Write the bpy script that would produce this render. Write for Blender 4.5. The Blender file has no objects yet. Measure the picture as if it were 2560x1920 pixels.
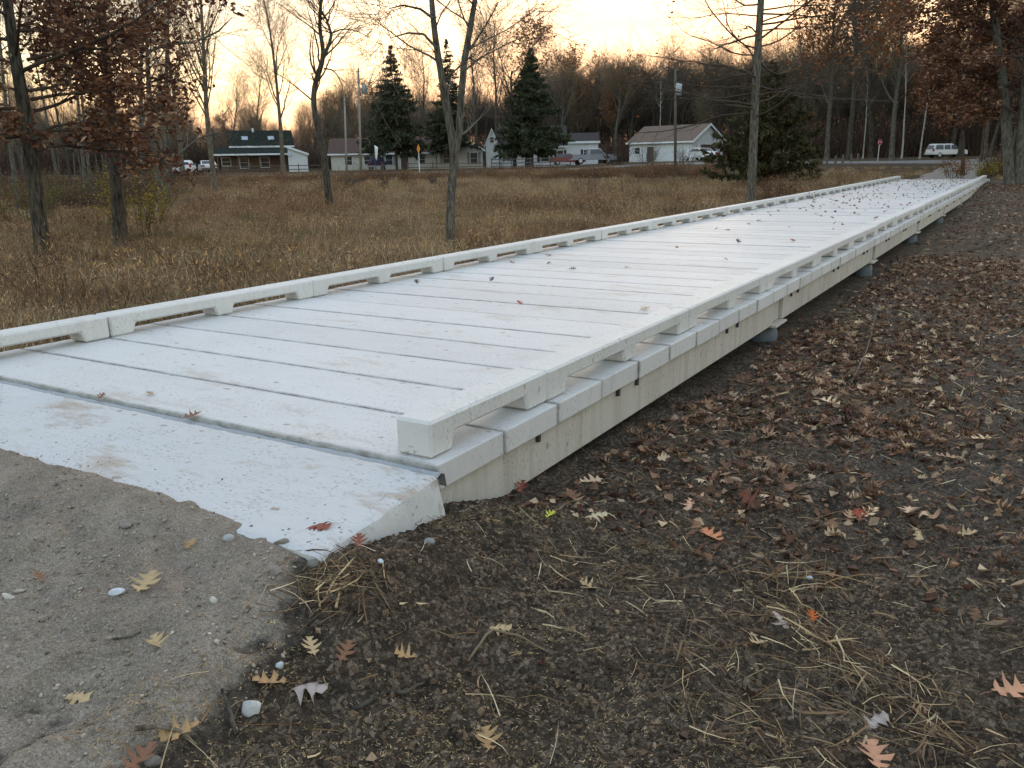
import bpy, bmesh, math, random
import numpy as np
from mathutils import Vector, Matrix

# ------------------------------------------------------------------ camera, sky, sun, exposure
S = bpy.context.scene
COL = S.collection
R_ = np.array([0.85461426, 0.51894494, -0.01818284])
U_ = np.array([-0.11727331, 0.22700433, 0.96680712])
F_ = np.array([-0.50584724, 0.82411479, -0.25485953])
CAM = np.array([2.24252, -2.96678, 1.36883])
cam_data = bpy.data.cameras.new('camera')
cam_data.sensor_fit = 'HORIZONTAL'; cam_data.sensor_width = 36.0
cam_data.lens = 36.0 * 2101.55 / 2560.0
cam_data.clip_start = 0.05; cam_data.clip_end = 4000
cam = bpy.data.objects.new('camera', cam_data); COL.objects.link(cam)
M = Matrix.Identity(4)
for i in range(3):
    M[i][0] = R_[i]; M[i][1] = U_[i]; M[i][2] = -F_[i]; M[i][3] = CAM[i]
cam.matrix_world = M
S.camera = cam

SUN_AZ = -17.0      # degrees clockwise from +Y (along the boardwalk); behind the wood, beyond the houses
SUN_EL = 4.0
world = bpy.data.worlds.new('World'); S.world = world; world.use_nodes = True
wt = world.node_tree; wt.nodes.clear()
sky = wt.nodes.new('ShaderNodeTexSky'); sky.sky_type = 'NISHITA'; sky.sun_disc = False
sky.sun_elevation = math.radians(SUN_EL); sky.sun_rotation = math.radians(SUN_AZ)
sky.altitude = 200; sky.air_density = 1.42; sky.dust_density = 5.0; sky.ozone_density = 1.6
bg = wt.nodes.new('ShaderNodeBackground'); bg.inputs['Strength'].default_value = 0.15
wo = wt.nodes.new('ShaderNodeOutputWorld')
# thin even veil of high haze: softens the colours and holds back the glow round the sun
hsv = wt.nodes.new('ShaderNodeHueSaturation'); hsv.inputs['Saturation'].default_value = 0.73
wt.links.new(sky.outputs[0], hsv.inputs['Color'])
def wmath(op, a, b_):
    n = wt.nodes.new('ShaderNodeVectorMath'); n.operation = op
    for i_, v_ in ((0, a), (1, b_)):
        if isinstance(v_, tuple): n.inputs[i_].default_value = v_
        else: wt.links.new(v_, n.inputs[i_])
    return n.outputs['Value'] if op == 'DOT_PRODUCT' else n.outputs[0]
KS = 0.75
lum = wmath('DOT_PRODUCT', hsv.outputs[0], (.30, .45, .25))
lumv = wmath('MULTIPLY', lum, (1 / KS,) * 3)
den = wmath('ADD', lumv, (1.0, 1.0, 1.0))
soft = wmath('DIVIDE', hsv.outputs[0], den)
tc = wt.nodes.new('ShaderNodeTexCoord')
cn = wt.nodes.new('ShaderNodeTexNoise'); cn.inputs['Scale'].default_value = 1.9; cn.inputs['Detail'].default_value = 5
wt.links.new(wmath('MULTIPLY', tc.outputs['Generated'], (1.0, 1.0, 7.0)), cn.inputs['Vector'])
cr = wt.nodes.new('ShaderNodeValToRGB'); cr.color_ramp.elements[0].position = .35; cr.color_ramp.elements[1].position = .7
cr.color_ramp.elements[0].color = (.66, .645, .69, 1); cr.color_ramp.elements[1].color = (1.08, 1.07, 1.05, 1)
wt.links.new(cn.outputs['Fac'], cr.inputs[0])
wt.links.new(wmath('MULTIPLY', soft, cr.outputs[0]), bg.inputs['Color'])
wt.links.new(bg.outputs[0], wo.inputs['Surface'])

sun_data = bpy.data.lights.new('sun', 'SUN'); sun_data.energy = 0.10; sun_data.angle = math.radians(12)
sun_data.color = (1.0, 0.80, 0.58)
sun = bpy.data.objects.new('sun', sun_data); COL.objects.link(sun)
_a, _e = math.radians(SUN_AZ), math.radians(SUN_EL)
sd = Vector((math.sin(_a) * math.cos(_e), math.cos(_a) * math.cos(_e), math.sin(_e)))
sun.rotation_euler = sd.to_track_quat('Z', 'Y').to_euler()
sun.location = (0, 30, 30)

vs = S.view_settings
vs.view_transform = 'Standard'; vs.look = 'None'; vs.exposure = 4.60; vs.gamma = 1.0; vs.use_curve_mapping = False
S.cycles.use_denoising = True
S.cycles.max_bounces = 6; S.cycles.diffuse_bounces = 3; S.cycles.glossy_bounces = 2
S.cycles.transparent_max_bounces = 6
# ------------------------------------------------------------------ helpers
D = 2560.0 / 2212.0
def ray(px, py):                      # photo position (2212 wide) -> direction
    return F_ + R_ * ((px * D - 1280) / 2101.55) - U_ * ((py * D - 960) / 2101.55)
def at(px, py, dist):                 # point seen there at a horizontal distance
    d = ray(px, py); t = dist / math.hypot(d[0], d[1]); return CAM + t * d
def onz(px, py, z):
    d = ray(px, py); return CAM + d * ((z - CAM[2]) / d[2])
def lin(r, g, b):
    f = lambda c: (c / 255 / 12.92) if c / 255 <= 0.04045 else ((c / 255 + 0.055) / 1.055) ** 2.4
    return (f(r), f(g), f(b), 1.0)
def sstep(a, b, x):
    t = np.clip((np.asarray(x, float) - a) / (b - a), 0, 1); return t * t * (3 - 2 * t)
def _h(ix, iy, s):
    n = (ix.astype(np.int64) * 374761393 + iy.astype(np.int64) * 668265263 + s * 974634777) & 0x7fffffff
    n = ((n ^ (n >> 13)) * 1274126177) & 0x7fffffff
    n = ((n ^ (n >> 16)) * 668265263) & 0x7fffffff
    return ((n >> 7) & 0xffff) / 65535.0
def vnoise(x, y, s=0):
    x = np.asarray(x, float); y = np.asarray(y, float)
    ix = np.floor(x); iy = np.floor(y); fx = x - ix; fy = y - iy
    fx = fx * fx * (3 - 2 * fx); fy = fy * fy * (3 - 2 * fy)
    a = _h(ix, iy, s); b = _h(ix + 1, iy, s); c = _h(ix, iy + 1, s); d = _h(ix + 1, iy + 1, s)
    return (a * (1 - fx) + b * fx) * (1 - fy) + (c * (1 - fx) + d * fx) * fy
def fbm(x, y, s=0, o=4, g=0.5):
    r = 0; a = 1; t = 0
    for i in range(o):
        r = r + a * vnoise(x * 2 ** i + 17.3 * i, y * 2 ** i - 9.1 * i, s + i); t += a; a *= g
    return r / t - 0.5

class MB:
    """collects vertices and faces for ONE mesh object"""
    def __init__(s): s.v = []; s.f = {3: [], 4: []}; s.c = []; s.mi = {3: [], 4: []}; s.n = 0
    def add(s, verts, faces, color=(1, 1, 1), mi=0):
        verts = np.asarray(verts, float).reshape(-1, 3); faces = np.asarray(faces, int)
        k = faces.shape[1]
        s.v.append(verts); s.f[k].append(faces + s.n); s.mi[k].append(np.full(len(faces), mi))
        c = np.asarray(color, float)
        s.c.append(np.broadcast_to(c, (len(verts), 3)) if c.ndim == 1 else c)
        s.n += len(verts); return s
    def box(s, x0, x1, y0, y1, z0, z1, color=(1, 1, 1), mi=0):
        v = [(x, y, z) for z in (z0, z1) for y in (y0, y1) for x in (x0, x1)]
        f = [(0, 2, 3, 1), (4, 5, 7, 6), (0, 1, 5, 4), (2, 6, 7, 3), (0, 4, 6, 2), (1, 3, 7, 5)]
        return s.add(v, f, color, mi)
    def prism(s, prof, axis, a0, a1, mi=0, color=(1, 1, 1)):
        """closed convex 2-D profile extruded along axis 'x' or 'y' """
        n = len(prof); P = []
        for a in (a0, a1):
            for (p, q) in prof: P.append((a, p, q) if axis == 'x' else (p, a, q))
        s.add(P, [(i, (i + 1) % n, n + (i + 1) % n, n + i) for i in range(n)], color, mi)
        b = s.n - 2 * n
        tri = [(0, i, i + 1) for i in range(1, n - 1)] + [(n, n + i + 1, n + i) for i in range(1, n - 1)]
        s.f[3].append(np.array(tri) + b); s.mi[3].append(np.full(len(tri), mi)); return s
    def tubes(s, P, Rr, sides, color=(1, 1, 1), cap=False, mi=0):
        P = np.asarray(P, float); Rr = np.asarray(Rr, float)
        if P.ndim == 2: P = P[None]; Rr = Rr[None]
        n, k, _ = P.shape
        if n == 0: return s
        T = np.gradient(P, axis=1); T /= np.linalg.norm(T, axis=2, keepdims=True) + 1e-9
        ref = np.where(np.abs(T[:, :1, 2:]) < 0.8, np.array([0, 0, 1.0]), np.array([1.0, 0, 0]))
        u = np.cross(T, np.broadcast_to(ref, T.shape)); u /= np.linalg.norm(u, axis=2, keepdims=True) + 1e-9
        w = np.cross(T, u)
        a = np.arange(sides) * 2 * math.pi / sides
        V = P[:, :, None] + Rr[:, :, None, None] * (np.cos(a)[:, None] * u[:, :, None] + np.sin(a)[:, None] * w[:, :, None])
        base = (np.arange(n) * k * sides)[:, None, None]
        i = np.arange(k - 1)[None, :, None] * sides; j = np.arange(sides)[None, None]; j2 = (j + 1) % sides
        q = np.stack([base + i + j, base + i + j2, base + i + sides + j2, base + i + sides + j], -1).reshape(-1, 4)
        col = np.asarray(color, float)
        if col.ndim == 2: col = np.repeat(col, k * sides, 0)
        s.add(V.reshape(-1, 3), q, col, mi)
        if cap:
            b0 = s.n - n * k * sides
            for m in range(n):
                for e, rv in ((0, 1), (k - 1, 0)):
                    o = b0 + m * k * sides + e * sides
                    t = [(o, o + x, o + x + 1) for x in range(1, sides - 1)]
                    if not rv: pass
                    else: t = [(p_, r_, q_) for p_, q_, r_ in t]
                    s.f[3].append(np.array(t)); s.mi[3].append(np.full(len(t), mi))
        return s
    def mesh(s, name, mats, smooth=False, col=True):
        me = bpy.data.meshes.new(name)
        V = np.concatenate(s.v) if s.v else np.zeros((0, 3))
        F3 = np.concatenate(s.f[3]) if s.f[3] else np.zeros((0, 3), int)
        F4 = np.concatenate(s.f[4]) if s.f[4] else np.zeros((0, 4), int)
        nl = len(F3) * 3 + len(F4) * 4; nf = len(F3) + len(F4)
        me.vertices.add(len(V)); me.vertices.foreach_set('co', V.astype(np.float32).ravel())
        me.loops.add(nl); me.loops.foreach_set('vertex_index', np.concatenate([F3.ravel(), F4.ravel()]).astype(np.int32))
        me.polygons.add(nf)
        ls = np.concatenate([np.arange(len(F3)) * 3, len(F3) * 3 + np.arange(len(F4)) * 4])
        me.polygons.foreach_set('loop_start', ls.astype(np.int32))
        me.polygons.foreach_set('loop_total', np.concatenate([np.full(len(F3), 3), np.full(len(F4), 4)]).astype(np.int32))
        mi = np.concatenate([np.concatenate(x) if x else np.zeros(0) for x in (s.mi[3], s.mi[4])])
        me.polygons.foreach_set('material_index', mi.astype(np.int32))
        me.polygons.foreach_set('use_smooth', np.full(nf, bool(smooth)))
        if col:
            C = np.concatenate(s.c)
            at_ = me.attributes.new('Col', 'FLOAT_COLOR', 'POINT')
            at_.data.foreach_set('color', np.concatenate([C, np.ones((len(C), 1))], 1).astype(np.float32).ravel())
        for m in (mats if isinstance(mats, (list, tuple)) else [mats]): me.materials.append(m)
        me.update(calc_edges=True); me.validate()
        return me
    def obj(s, name, mats, parent=None, smooth=False, loc=None):
        return link(name, s.mesh(name, mats, smooth), parent, loc)
def link(name, data, parent=None, loc=None, rz=0.0, scale=None):
    o = bpy.data.objects.new(name, data); COL.objects.link(o)
    if parent is not None: o.parent = parent
    if loc is not None: o.location = Vector([float(c) for c in loc])
    if rz: o.rotation_euler = (0, 0, rz)
    if scale is not None: o.scale = (scale,) * 3 if np.isscalar(scale) else scale
    return o
def tag(o, label, cat, group=None):
    o['label'] = label; o['category'] = cat
    if group: o['group'] = group
    return o
def kind(o, k, label=None):
    o['kind'] = k
    if label: o['label'] = label
    return o
def thing(name, label, cat, loc=(0, 0, 0), rz=0.0, group=None, scale=None):
    o = link(name, None, None, loc, rz, scale); o.empty_display_size = 0.2
    return tag(o, label, cat, group)
def bev(o, w, seg=1):
    bm = bmesh.new(); bm.from_mesh(o.data if hasattr(o, 'data') else o)
    bmesh.ops.remove_doubles(bm, verts=bm.verts, dist=1e-5)
    bmesh.ops.recalc_face_normals(bm, faces=bm.faces)
    bmesh.ops.bevel(bm, geom=list(bm.edges), offset=w, segments=seg, affect='EDGES', profile=0.6, clamp_overlap=True)
    bm.to_mesh(o.data if hasattr(o, 'data') else o); bm.free(); return o

# ------------------------------------------------------------------ material helpers
class NB:
    def __init__(s, name):
        s.m = bpy.data.materials.new(name); s.m.use_nodes = True
        s.t = s.m.node_tree; s.t.nodes.clear()
    def n(s, typ, ins=None, **pr):
        nd = s.t.nodes.new('ShaderNode' + typ)
        for k, v in pr.items(): setattr(nd, k, v)
        for k, v in (ins or {}).items():
            if isinstance(v, bpy.types.NodeSocket): s.t.links.new(v, nd.inputs[k])
            else: nd.inputs[k].default_value = v
        return nd
    def pos(s, scale=(1, 1, 1), obj=False):
        g = s.n('TexCoord').outputs['Object'] if obj else s.n('NewGeometry').outputs['Position']
        if scale == (1, 1, 1): return g
        return s.n('VectorMath', {0: g, 1: scale}, operation='MULTIPLY').outputs[0]
    def noise(s, vec, sc, det=4, rough=0.55, dist=0.0):
        return s.n('TexNoise', {'Vector': vec, 'Scale': sc, 'Detail': det, 'Roughness': rough, 'Distortion': dist}).outputs['Fac']
    def ramp(s, f, *st):
        r = s.n('ValToRGB', {0: f}); el = r.color_ramp.elements
        while len(el) < len(st): el.new(0.5)
        for e, (p, c) in zip(el, st):
            e.position = p; e.color = c if not np.isscalar(c) else (c, c, c, 1)
        return r.outputs[0]
    def mix(s, f, a, b, bl='MIX'):
        m = s.n('Mix', {0: f, 6: a, 7: b}, data_type='RGBA', blend_type=bl); return m.outputs[2]
    def math(s, op, a, b=0.0):
        return s.n('Math', {0: a, 1: b}, operation=op).outputs[0]
    def col(s): return s.n('Attribute', attribute_name='Col').outputs['Color']
    def bump(s, h, st, dist=0.01, normal=None):
        ins = {'Height': h, 'Strength': st, 'Distance': dist}
        if normal is not None: ins['Normal'] = normal
        return s.n('Bump', ins).outputs[0]
    def out(s, base, rough=0.8, normal=None, spec=0.35, **kw):
        ins = {'Base Color': base, 'Roughness': rough, 'Specular IOR Level': spec}
        if normal is not None: ins['Normal'] = normal
        ins.update(kw)
        b = s.n('BsdfPrincipled', ins); o = s.n('OutputMaterial', {0: b.outputs[0]}); return s.m

MT = {}
def m_concrete(name, base, stain, sc=1.0, streak=False, crack=False, rough=0.55, dirt=0.5, obj=False, thr=.54, edge=False):
    b = NB(name); p = b.pos(obj=obj)
    c = b.mix(b.ramp(b.noise(p, 1.1 * sc, 5, .6), (0.3, 0.0), (0.7, 1.0)), tuple(x * 0.965 for x in base[:3]) + (1,), tuple(min(1, x * 1.02) for x in base[:3]) + (1,))
    # broom / trowel streaks across the walk
    st = b.noise(b.pos((0.9, 9, 1), obj), 2.2, 4, .65)
    c = b.mix(b.math('MULTIPLY', b.ramp(st, (0.48, 0.0), (0.72, 1.0)), 0.32), c, tuple(x * 0.78 for x in base[:3]) + (1,))
    # dried mud stains with their own shape
    mk = b.math('MULTIPLY', b.ramp(b.noise(b.pos((0.75, 1.9, 1), obj), 1.25 * sc, 7, .72, .4), (thr, 0.0), (thr + .09, 1.0)), dirt)
    c = b.mix(mk, c, stain)
    sp = b.ramp(b.noise(b.pos((1, 2.2, 1), obj), 38 * sc, 3, .6), (0.58, 0.0), (0.66, .9))
    sp = b.math('MULTIPLY', sp, b.ramp(b.noise(p, 2.6 * sc, 3, .6), (0.36, 0.0), (0.56, 0.9)))
    c = b.mix(sp, c, tuple(x * 0.62 for x in stain[:3]) + (1,))
    sv = b.n('TexVoronoi', {'Vector': b.n('VectorMath', {0: b.pos((1, 1.5, 1), obj), 1: b.n('VectorMath', {0: b.n('TexNoise', {'Vector': p, 'Scale': 30.0}).outputs['Color'], 1: (.05, .05, .05)}, operation='MULTIPLY').outputs[0]}, operation='ADD').outputs[0], 'Scale': 6.5 * sc})
    sz_ = b.n('SeparateColor', {0: sv.outputs['Color']}).outputs[0]
    spot = b.ramp(b.math('SUBTRACT', sv.outputs['Distance'], b.math('MULTIPLY', sz_, .16)), (.0, .85), (.03, 0.0))
    spot = b.math('MULTIPLY', spot, b.ramp(sz_, (.55, 0.0), (.62, 1.0)))
    c = b.mix(b.math('MULTIPLY', spot, b.ramp(b.noise(p, 1.7, 3), (.36, 0.0), (.5, .95))), c, tuple(x * .72 for x in stain[:3]) + (1,))
    if streak:
        vs_ = b.ramp(b.noise(b.pos((5, 5, .35), obj), 2.0, 4, .6), (0.45, 0.0), (0.75, 0.5))
        c = b.mix(vs_, c, tuple(x * 0.72 for x in stain[:3]) + (1,))
    pits = b.n('TexVoronoi', {'Vector': p, 'Scale': 42 * sc}).outputs['Distance']
    pm = b.ramp(pits, (0.085, 1.0), (0.14, 0.0))
    pm = b.math('MULTIPLY', pm, b.ramp(b.noise(p, 3.1, 3), (0.47, 0.0), (0.6, 1.0)))
    c = b.mix(pm, c, tuple(x * 0.35 for x in base[:3]) + (1,))
    h = b.math('ADD', b.math('MULTIPLY', b.noise(p, 90, 4, .7), .35), b.math('MULTIPLY', pm, -1.0))
    h = b.math('ADD', h, b.math('MULTIPLY', b.noise(b.pos((1, 5, 1), obj), 45, 3), .35))
    if crack:
        wv = b.n('VectorMath', {0: p, 1: b.n('VectorMath', {0: b.n('TexNoise', {'Vector': p, 'Scale': 2.4, 'Detail': 4}).outputs['Color'], 1: (.55, .55, .55)}, operation='MULTIPLY').outputs[0]}, operation='ADD').outputs[0]
        ed = b.n('TexVoronoi', {'Vector': wv, 'Scale': 1.5}, feature='DISTANCE_TO_EDGE').outputs['Distance']
        ck = b.math('MULTIPLY', b.ramp(ed, (0.0, 1.0), (0.008, 0.0)), b.ramp(b.noise(p, 1.3, 2), (0.50, 0.0), (0.62, .6)))
        c = b.mix(ck, c, (.20, .19, .19, 1)); h = b.math('SUBTRACT', h, ck)
    rv = b.n('ObjectInfo').outputs['Random']
    c = b.n('VectorMath', {0: c, 3: b.math('ADD', b.math('MULTIPLY', rv, .11), .945)}, operation='SCALE').outputs[0]
    if edge:                                  # grime gathered along the plank joints
        yy = b.n('SeparateXYZ', {0: b.n('TexCoord').outputs['Object']}).outputs[1]
        dd = b.math('MINIMUM', yy, b.math('SUBTRACT', .587, yy))
        em = b.math('MULTIPLY', b.ramp(dd, (0.002, .8), (.03, 0.0)), b.ramp(b.noise(b.pos((.6, 1, 1)), 9, 5, .7), (.36, 0.15), (.62, 1.0)))
        c = b.mix(em, c, (.20, .19, .18, 1))
    nr = b.bump(h, 0.30, 0.006)
    rg = b.math('ADD', b.math('MULTIPLY', b.noise(p, 60, 3), .12), rough)
    MT[name] = b.out(c, rg, nr, 0.5)
m_concrete('deck concrete', (.56, .552, .545, 1), (.38, .32, .26, 1), dirt=.50, thr=.555, edge=True)
m_concrete('curb concrete', (.57, .558, .54, 1), (.42, .39, .34, 1), dirt=.42, thr=.555)
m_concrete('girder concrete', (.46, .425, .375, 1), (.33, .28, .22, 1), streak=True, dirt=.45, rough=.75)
m_concrete('slab concrete', (.48, .48, .485, 1), (.32, .25, .19, 1), dirt=.75, crack=True, thr=.515)
m_concrete('rough concrete', (.33, .34, .35, 1), (.20, .19, .18, 1), sc=2.5, dirt=.7, rough=.85)

def m_plain(name, c, rough=.8, spec=.3, var=.18, sc=8, bump=.15, obj=True, **kw):
    b = NB(name); p = b.pos(obj=obj); n = b.noise(p, sc, 4, .6)
    cc = b.mix(b.ramp(n, (.3, 0.0), (.7, 1.0)), tuple(x * (1 - var) for x in c[:3]) + (1,), tuple(min(1, x * (1 + var)) for x in c[:3]) + (1,))
    MT[name] = b.out(cc, rough, b.bump(b.noise(p, sc * 6, 4, .6), bump, .02) if bump else None, spec, **kw); return MT[name]
def m_vcol(name, rough=.8, spec=.2, var=.3, transl=0.0, rnd=0.0, gain=1.0):
    """colour from the mesh's own point colours (each leaf, blade or stone has its own)"""
    b = NB(name); c = b.col(); n = b.noise(b.pos(), 14, 3, .6)
    f = b.math('ADD', b.math('MULTIPLY', n, 2 * var), gain - var)
    if rnd:
        r = b.n('ObjectInfo').outputs['Random']
        f = b.math('MULTIPLY', f, b.math('ADD', b.math('MULTIPLY', r, 2 * rnd), 1 - rnd))
    c = b.n('VectorMath', {0: c, 3: f}, operation='SCALE').outputs[0]
    if transl:
        d = b.n('BsdfPrincipled', {'Base Color': c, 'Roughness': rough, 'Specular IOR Level': spec})
        t = b.n('BsdfTranslucent', {'Color': c})
        mx = b.n('MixShader', {0: transl, 1: d.outputs[0], 2: t.outputs[0]})
        b.n('OutputMaterial', {0: mx.outputs[0]}); MT[name] = b.m
    else: MT[name] = b.out(c, rough, None, spec)
    return MT[name]
def m_bark(name, c1, c2, sc=1.0):
    b = NB(name); p = b.pos((6, 6, 1.1), True)
    n = b.noise(p, 3.2 * sc, 6, .7); n2 = b.noise(b.pos(obj=True), 1.2, 4, .6)
    c = b.mix(b.ramp(n, (.38, 0.0), (.60, 1.0)), tuple(x * .6 for x in c1[:3]) + (1,), tuple(x * 1.15 for x in c2[:3]) + (1,))
    c = b.mix(b.ramp(n2, (.5, 0.0), (.75, .5)), c, (.11, .115, .085, 1))
    MT[name] = b.out(c, .92, b.bump(n, .8, .03), .15)
m_bark('bark dark', (.035, .030, .024, 1), (.092, .079, .063, 1))
m_bark('bark grey', (.062, .055, .044, 1), (.14, .125, .103, 1))
m_bark('bark tan', (.09, .072, .053, 1), (.19, .155, .115, 1))
m_bark('bark pale', (.28, .26, .23, 1), (.48, .46, .42, 1))
for k, c in {'twigs dark': (.075, .058, .045, 1), 'twigs grey': (.12, .10, .083, 1), 'twigs tan': (.19, .145, .095, 1)}.items():
    m_plain(k, c, .9, .1, .25, 3, 0, obj=False)
m_vcol('leaf mat', .72, .25, .25, transl=.10)
m_vcol('crown leaf', .7, .25, .35, transl=.22, rnd=.0)
m_vcol('needle mat', .8, .15, .35, transl=.1)
m_vcol('dry grass mat', .85, .12, .35, transl=.15, rnd=.35, gain=1.85)
m_vcol('straw mat', .75, .2, .25, transl=.12)
m_vcol('stone mat', .8, .3, .25)
# ------------------------------------------------------------------ terrain
def bx(y): return np.interp(y, [-6, -1.8, -1.4, -1.1, -.9, -.4, .3, 1], [1.3, .46, .36, .30, .20, .10, .0, -.1])
def H(x, y, fine=True):
    x = np.asarray(x, float); y = np.asarray(y, float)
    d = np.hypot(x - CAM[0], y - CAM[1])
    z = np.interp(d, [0, 3, 5, 8, 12, 30, 60, 78, 100, 130, 250, 900], [-.33, -.36, -.45, -.59, -.64, -.62, -.38, -.02, .5, .78, 1.3, 4])
    s = x - bx(y)
    z = z + .17 * np.exp(-(np.maximum(s, 0) / .5) ** 2) * (1 - sstep(.0, .9, y)) * sstep(-9, -5, x)
    z = z + .12 * np.exp(-((x - .25) / .33) ** 2 - ((y + .85) / .38) ** 2) + .05 * np.exp(-((x - .2) / .25) ** 2 - ((y + .45) / .35) ** 2)
    # bank where the walk lands on the far side
    w = np.exp(-((x + 2) / 7) ** 2) * sstep(28, 49, y) * (1 - sstep(70, 95, y))
    z = z * (1 - w) + (-.05) * w
    z = z + .10 * fbm(x * .25, y * .25, 3, 3) * sstep(6, 20, d)
    z = z + 1.2 * sstep(110, 260, d) * fbm(x * .02, y * .02, 9, 2)
    az = np.degrees(np.arctan2(x - CAM[0], y - CAM[1])); z = z + .42 * sstep(74, 92, d) * sstep(-30, -21, az)
    if fine:
        nr = 1 - sstep(8, 25, d)
        z = z + nr * (.06 * fbm(x * 2.2, y * 2.2, 21, 3) + .055 * fbm(x * 8, y * 8, 31, 3) + .055 * np.abs(fbm(x * 19, y * 19, 41, 2)) + .02 * fbm(x * 42, y * 42, 43, 2) * (1 - sstep(3, 6, d)))
    return z
def Hs(x, y): return float(H(np.array([x]), np.array([y]))[0])
def axis(a, b, st, lo, hi, g=1.065):
    c = list(np.arange(a, b, st)); s_ = st; p = c[-1]
    while p < hi: s_ *= g; p += s_; c.append(p)
    s_ = st; p = c[0]; l = []
    while p > lo: s_ *= g; p -= s_; l.append(p)
    return np.array(l[::-1] + c)
def sheet(name, xs, ys, zf, mat, colf=None, keep=None):
    X, Y = np.meshgrid(xs, ys); Z = zf(X, Y)
    nx, ny = len(xs), len(ys)
    i = np.arange(ny - 1)[:, None] * nx + np.arange(nx - 1)[None]
    q = np.stack([i, i + 1, i + nx + 1, i + nx], -1).reshape(-1, 4)
    if keep is not None:
        k = keep(X, Y, Z); kk = k.ravel()[q].any(1); q = q[kk]
    mb = MB(); c = (1, 1, 1) if colf is None else np.stack(colf(X, Y), -1).reshape(-1, 3)
    mb.add(np.stack([X, Y, Z], -1).reshape(-1, 3), q, c)
    return mb.obj(name, mat, smooth=True)

def ground_cols(X, Y):
    d = np.hypot(X - CAM[0], Y - CAM[1])
    n = fbm(X * .7, Y * .7, 5, 4)
    left = sstep(-4.2, -5.4, X + .8 * n)
    far = sstep(50, 56, Y + 4 * n)
    field = np.maximum(left, far)
    worn = sstep(1.25, 1.9, X + .9 * n - .03 * Y) * (1 - field) * sstep(.2, 2.5, Y)
    return [field, worn, np.clip(.5 + n, 0, 1)]
b = NB('ground soil'); p = b.pos(); at3 = b.n('SeparateColor', {0: b.col()})
n1 = b.noise(p, 5, 6, .7); n2 = b.noise(p, 34, 5, .75); n3 = b.noise(p, 150, 3, .7)
soil = b.mix(b.ramp(n1, (.3, 0.0), (.72, 1.0)), (.070, .052, .038, 1), (.20, .153, .112, 1))
soil = b.mix(b.ramp(n2, (.55, 0.0), (.75, .7)), soil, (.19, .155, .122, 1))
soil = b.mix(b.ramp(n3, (.62, 0.0), (.72, .6)), soil, (.30, .255, .20, 1))
pw = b.n('VectorMath', {0: p, 1: b.n('VectorMath', {0: b.n('TexNoise', {'Vector': p, 'Scale': 25.0, 'Detail': 3}).outputs['Color'], 1: (.03, .03, .03)}, operation='MULTIPLY').outputs[0]}, operation='ADD').outputs[0]
cv = b.n('TexVoronoi', {'Vector': pw, 'Scale': 58.0}); ce = b.n('TexVoronoi', {'Vector': pw, 'Scale': 58.0}, feature='DISTANCE_TO_EDGE').outputs['Distance']
cvb = b.n('SeparateColor', {0: cv.outputs['Color']}).outputs[1]
soil = b.n('VectorMath', {0: soil, 3: b.math('ADD', b.math('MULTIPLY', b.math('POWER', cvb, 2.0), 2.0), .80)}, operation='SCALE').outputs[0]
soil = b.mix(b.ramp(ce, (.0, .65), (.14, 0.0)), soil, (.016, .012, .010, 1))  # shade in the crevices between crumbs, put into the soil colour
worn = b.mix(b.ramp(n2, (.3, 0.0), (.7, 1.0)), (.12, .098, .080, 1), (.25, .208, .172, 1))
worn = b.n('VectorMath', {0: worn, 3: b.math('ADD', b.math('MULTIPLY', cvb, .9), .5)}, operation='SCALE').outputs[0]
worn = b.mix(b.ramp(ce, (.0, .45), (.12, 0.0)), worn, (.03, .024, .02, 1))  # same crevice shade painted into the worn soil, weaker
fld = b.mix(b.ramp(n1, (.3, 0.0), (.7, 1.0)), (.060, .044, .030, 1), (.12, .09, .058, 1))
fld = b.mix(b.ramp(b.noise(p, .35, 4), (.52, 0.0), (.68, .6)), fld, (.085, .085, .04, 1))
c = b.mix(b.math('MULTIPLY', at3.outputs[1], .85), soil, worn)
c = b.mix(at3.outputs[0], c, fld)
hh = b.math('ADD', b.math('MULTIPLY', n2, 1.0), b.math('MULTIPLY', n3, .45))
c = b.mix(b.math('MULTIPLY', b.ramp(b.noise(p, 60, 4, .8), (.50, 1.0), (.30, 0.0)), .0), c, c)
pit = b.ramp(b.noise(p, 48, 4, .8), (.34, .45), (.46, 0.0))  # dark hollows: shade of small pits painted into the soil colour
c = b.mix(b.math('MULTIPLY', pit, b.math('SUBTRACT', 1.0, at3.outputs[0])), c, (.014, .011, .009, 1))
MT['ground'] = b.out(c, .95, b.bump(hh, 1.0, .09), .10)
gx = axis(.0, 3.3, .023, -700, 700); gy = axis(-1.9, 2.6, .023, -120, 900)
ground = sheet('ground', gx, gy, H, MT['ground'], ground_cols)
kind(ground, 'structure', 'dark bare soil and brown field ground under everything')

# gravel laid up to the near slab
def G(x, y):
    z = .006 - .055 * sstep(-.7, .15, x) - .075 * np.maximum(-y - 1.0, 0) * .9
    z = z - .34 * sstep(-.22, .48, x - bx(y) + .16 * fbm(x * 4, y * 4, 51, 4, .6)) - .03 * fbm(x * 17, y * 17, 57, 3)
    z = z - .13 * sstep(-.89, -.67, y + .035 * fbm(x * 2.2, 0 * y, 52, 3) + .022 * fbm(x * 14, y * 14, 53, 3, .65))
    z = z - .25 * sstep(-5.6, -6.6, x)
    # shoe prints, wheel ruts and loose crumbs
    fp = fbm(x * 3.3, y * 2.2, 54, 2)
    z = z - (.042 * sstep(.05, .14, fp) - .034 * fbm(x * 9, y * 9, 55, 4, .6)) * (.25 + .75 * (1 - sstep(-1.2, -.98, y))) + .009 * np.abs(fbm(x * 40, y * 40, 56, 2))
    return z
b = NB('gravel mat'); p = b.pos()
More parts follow.
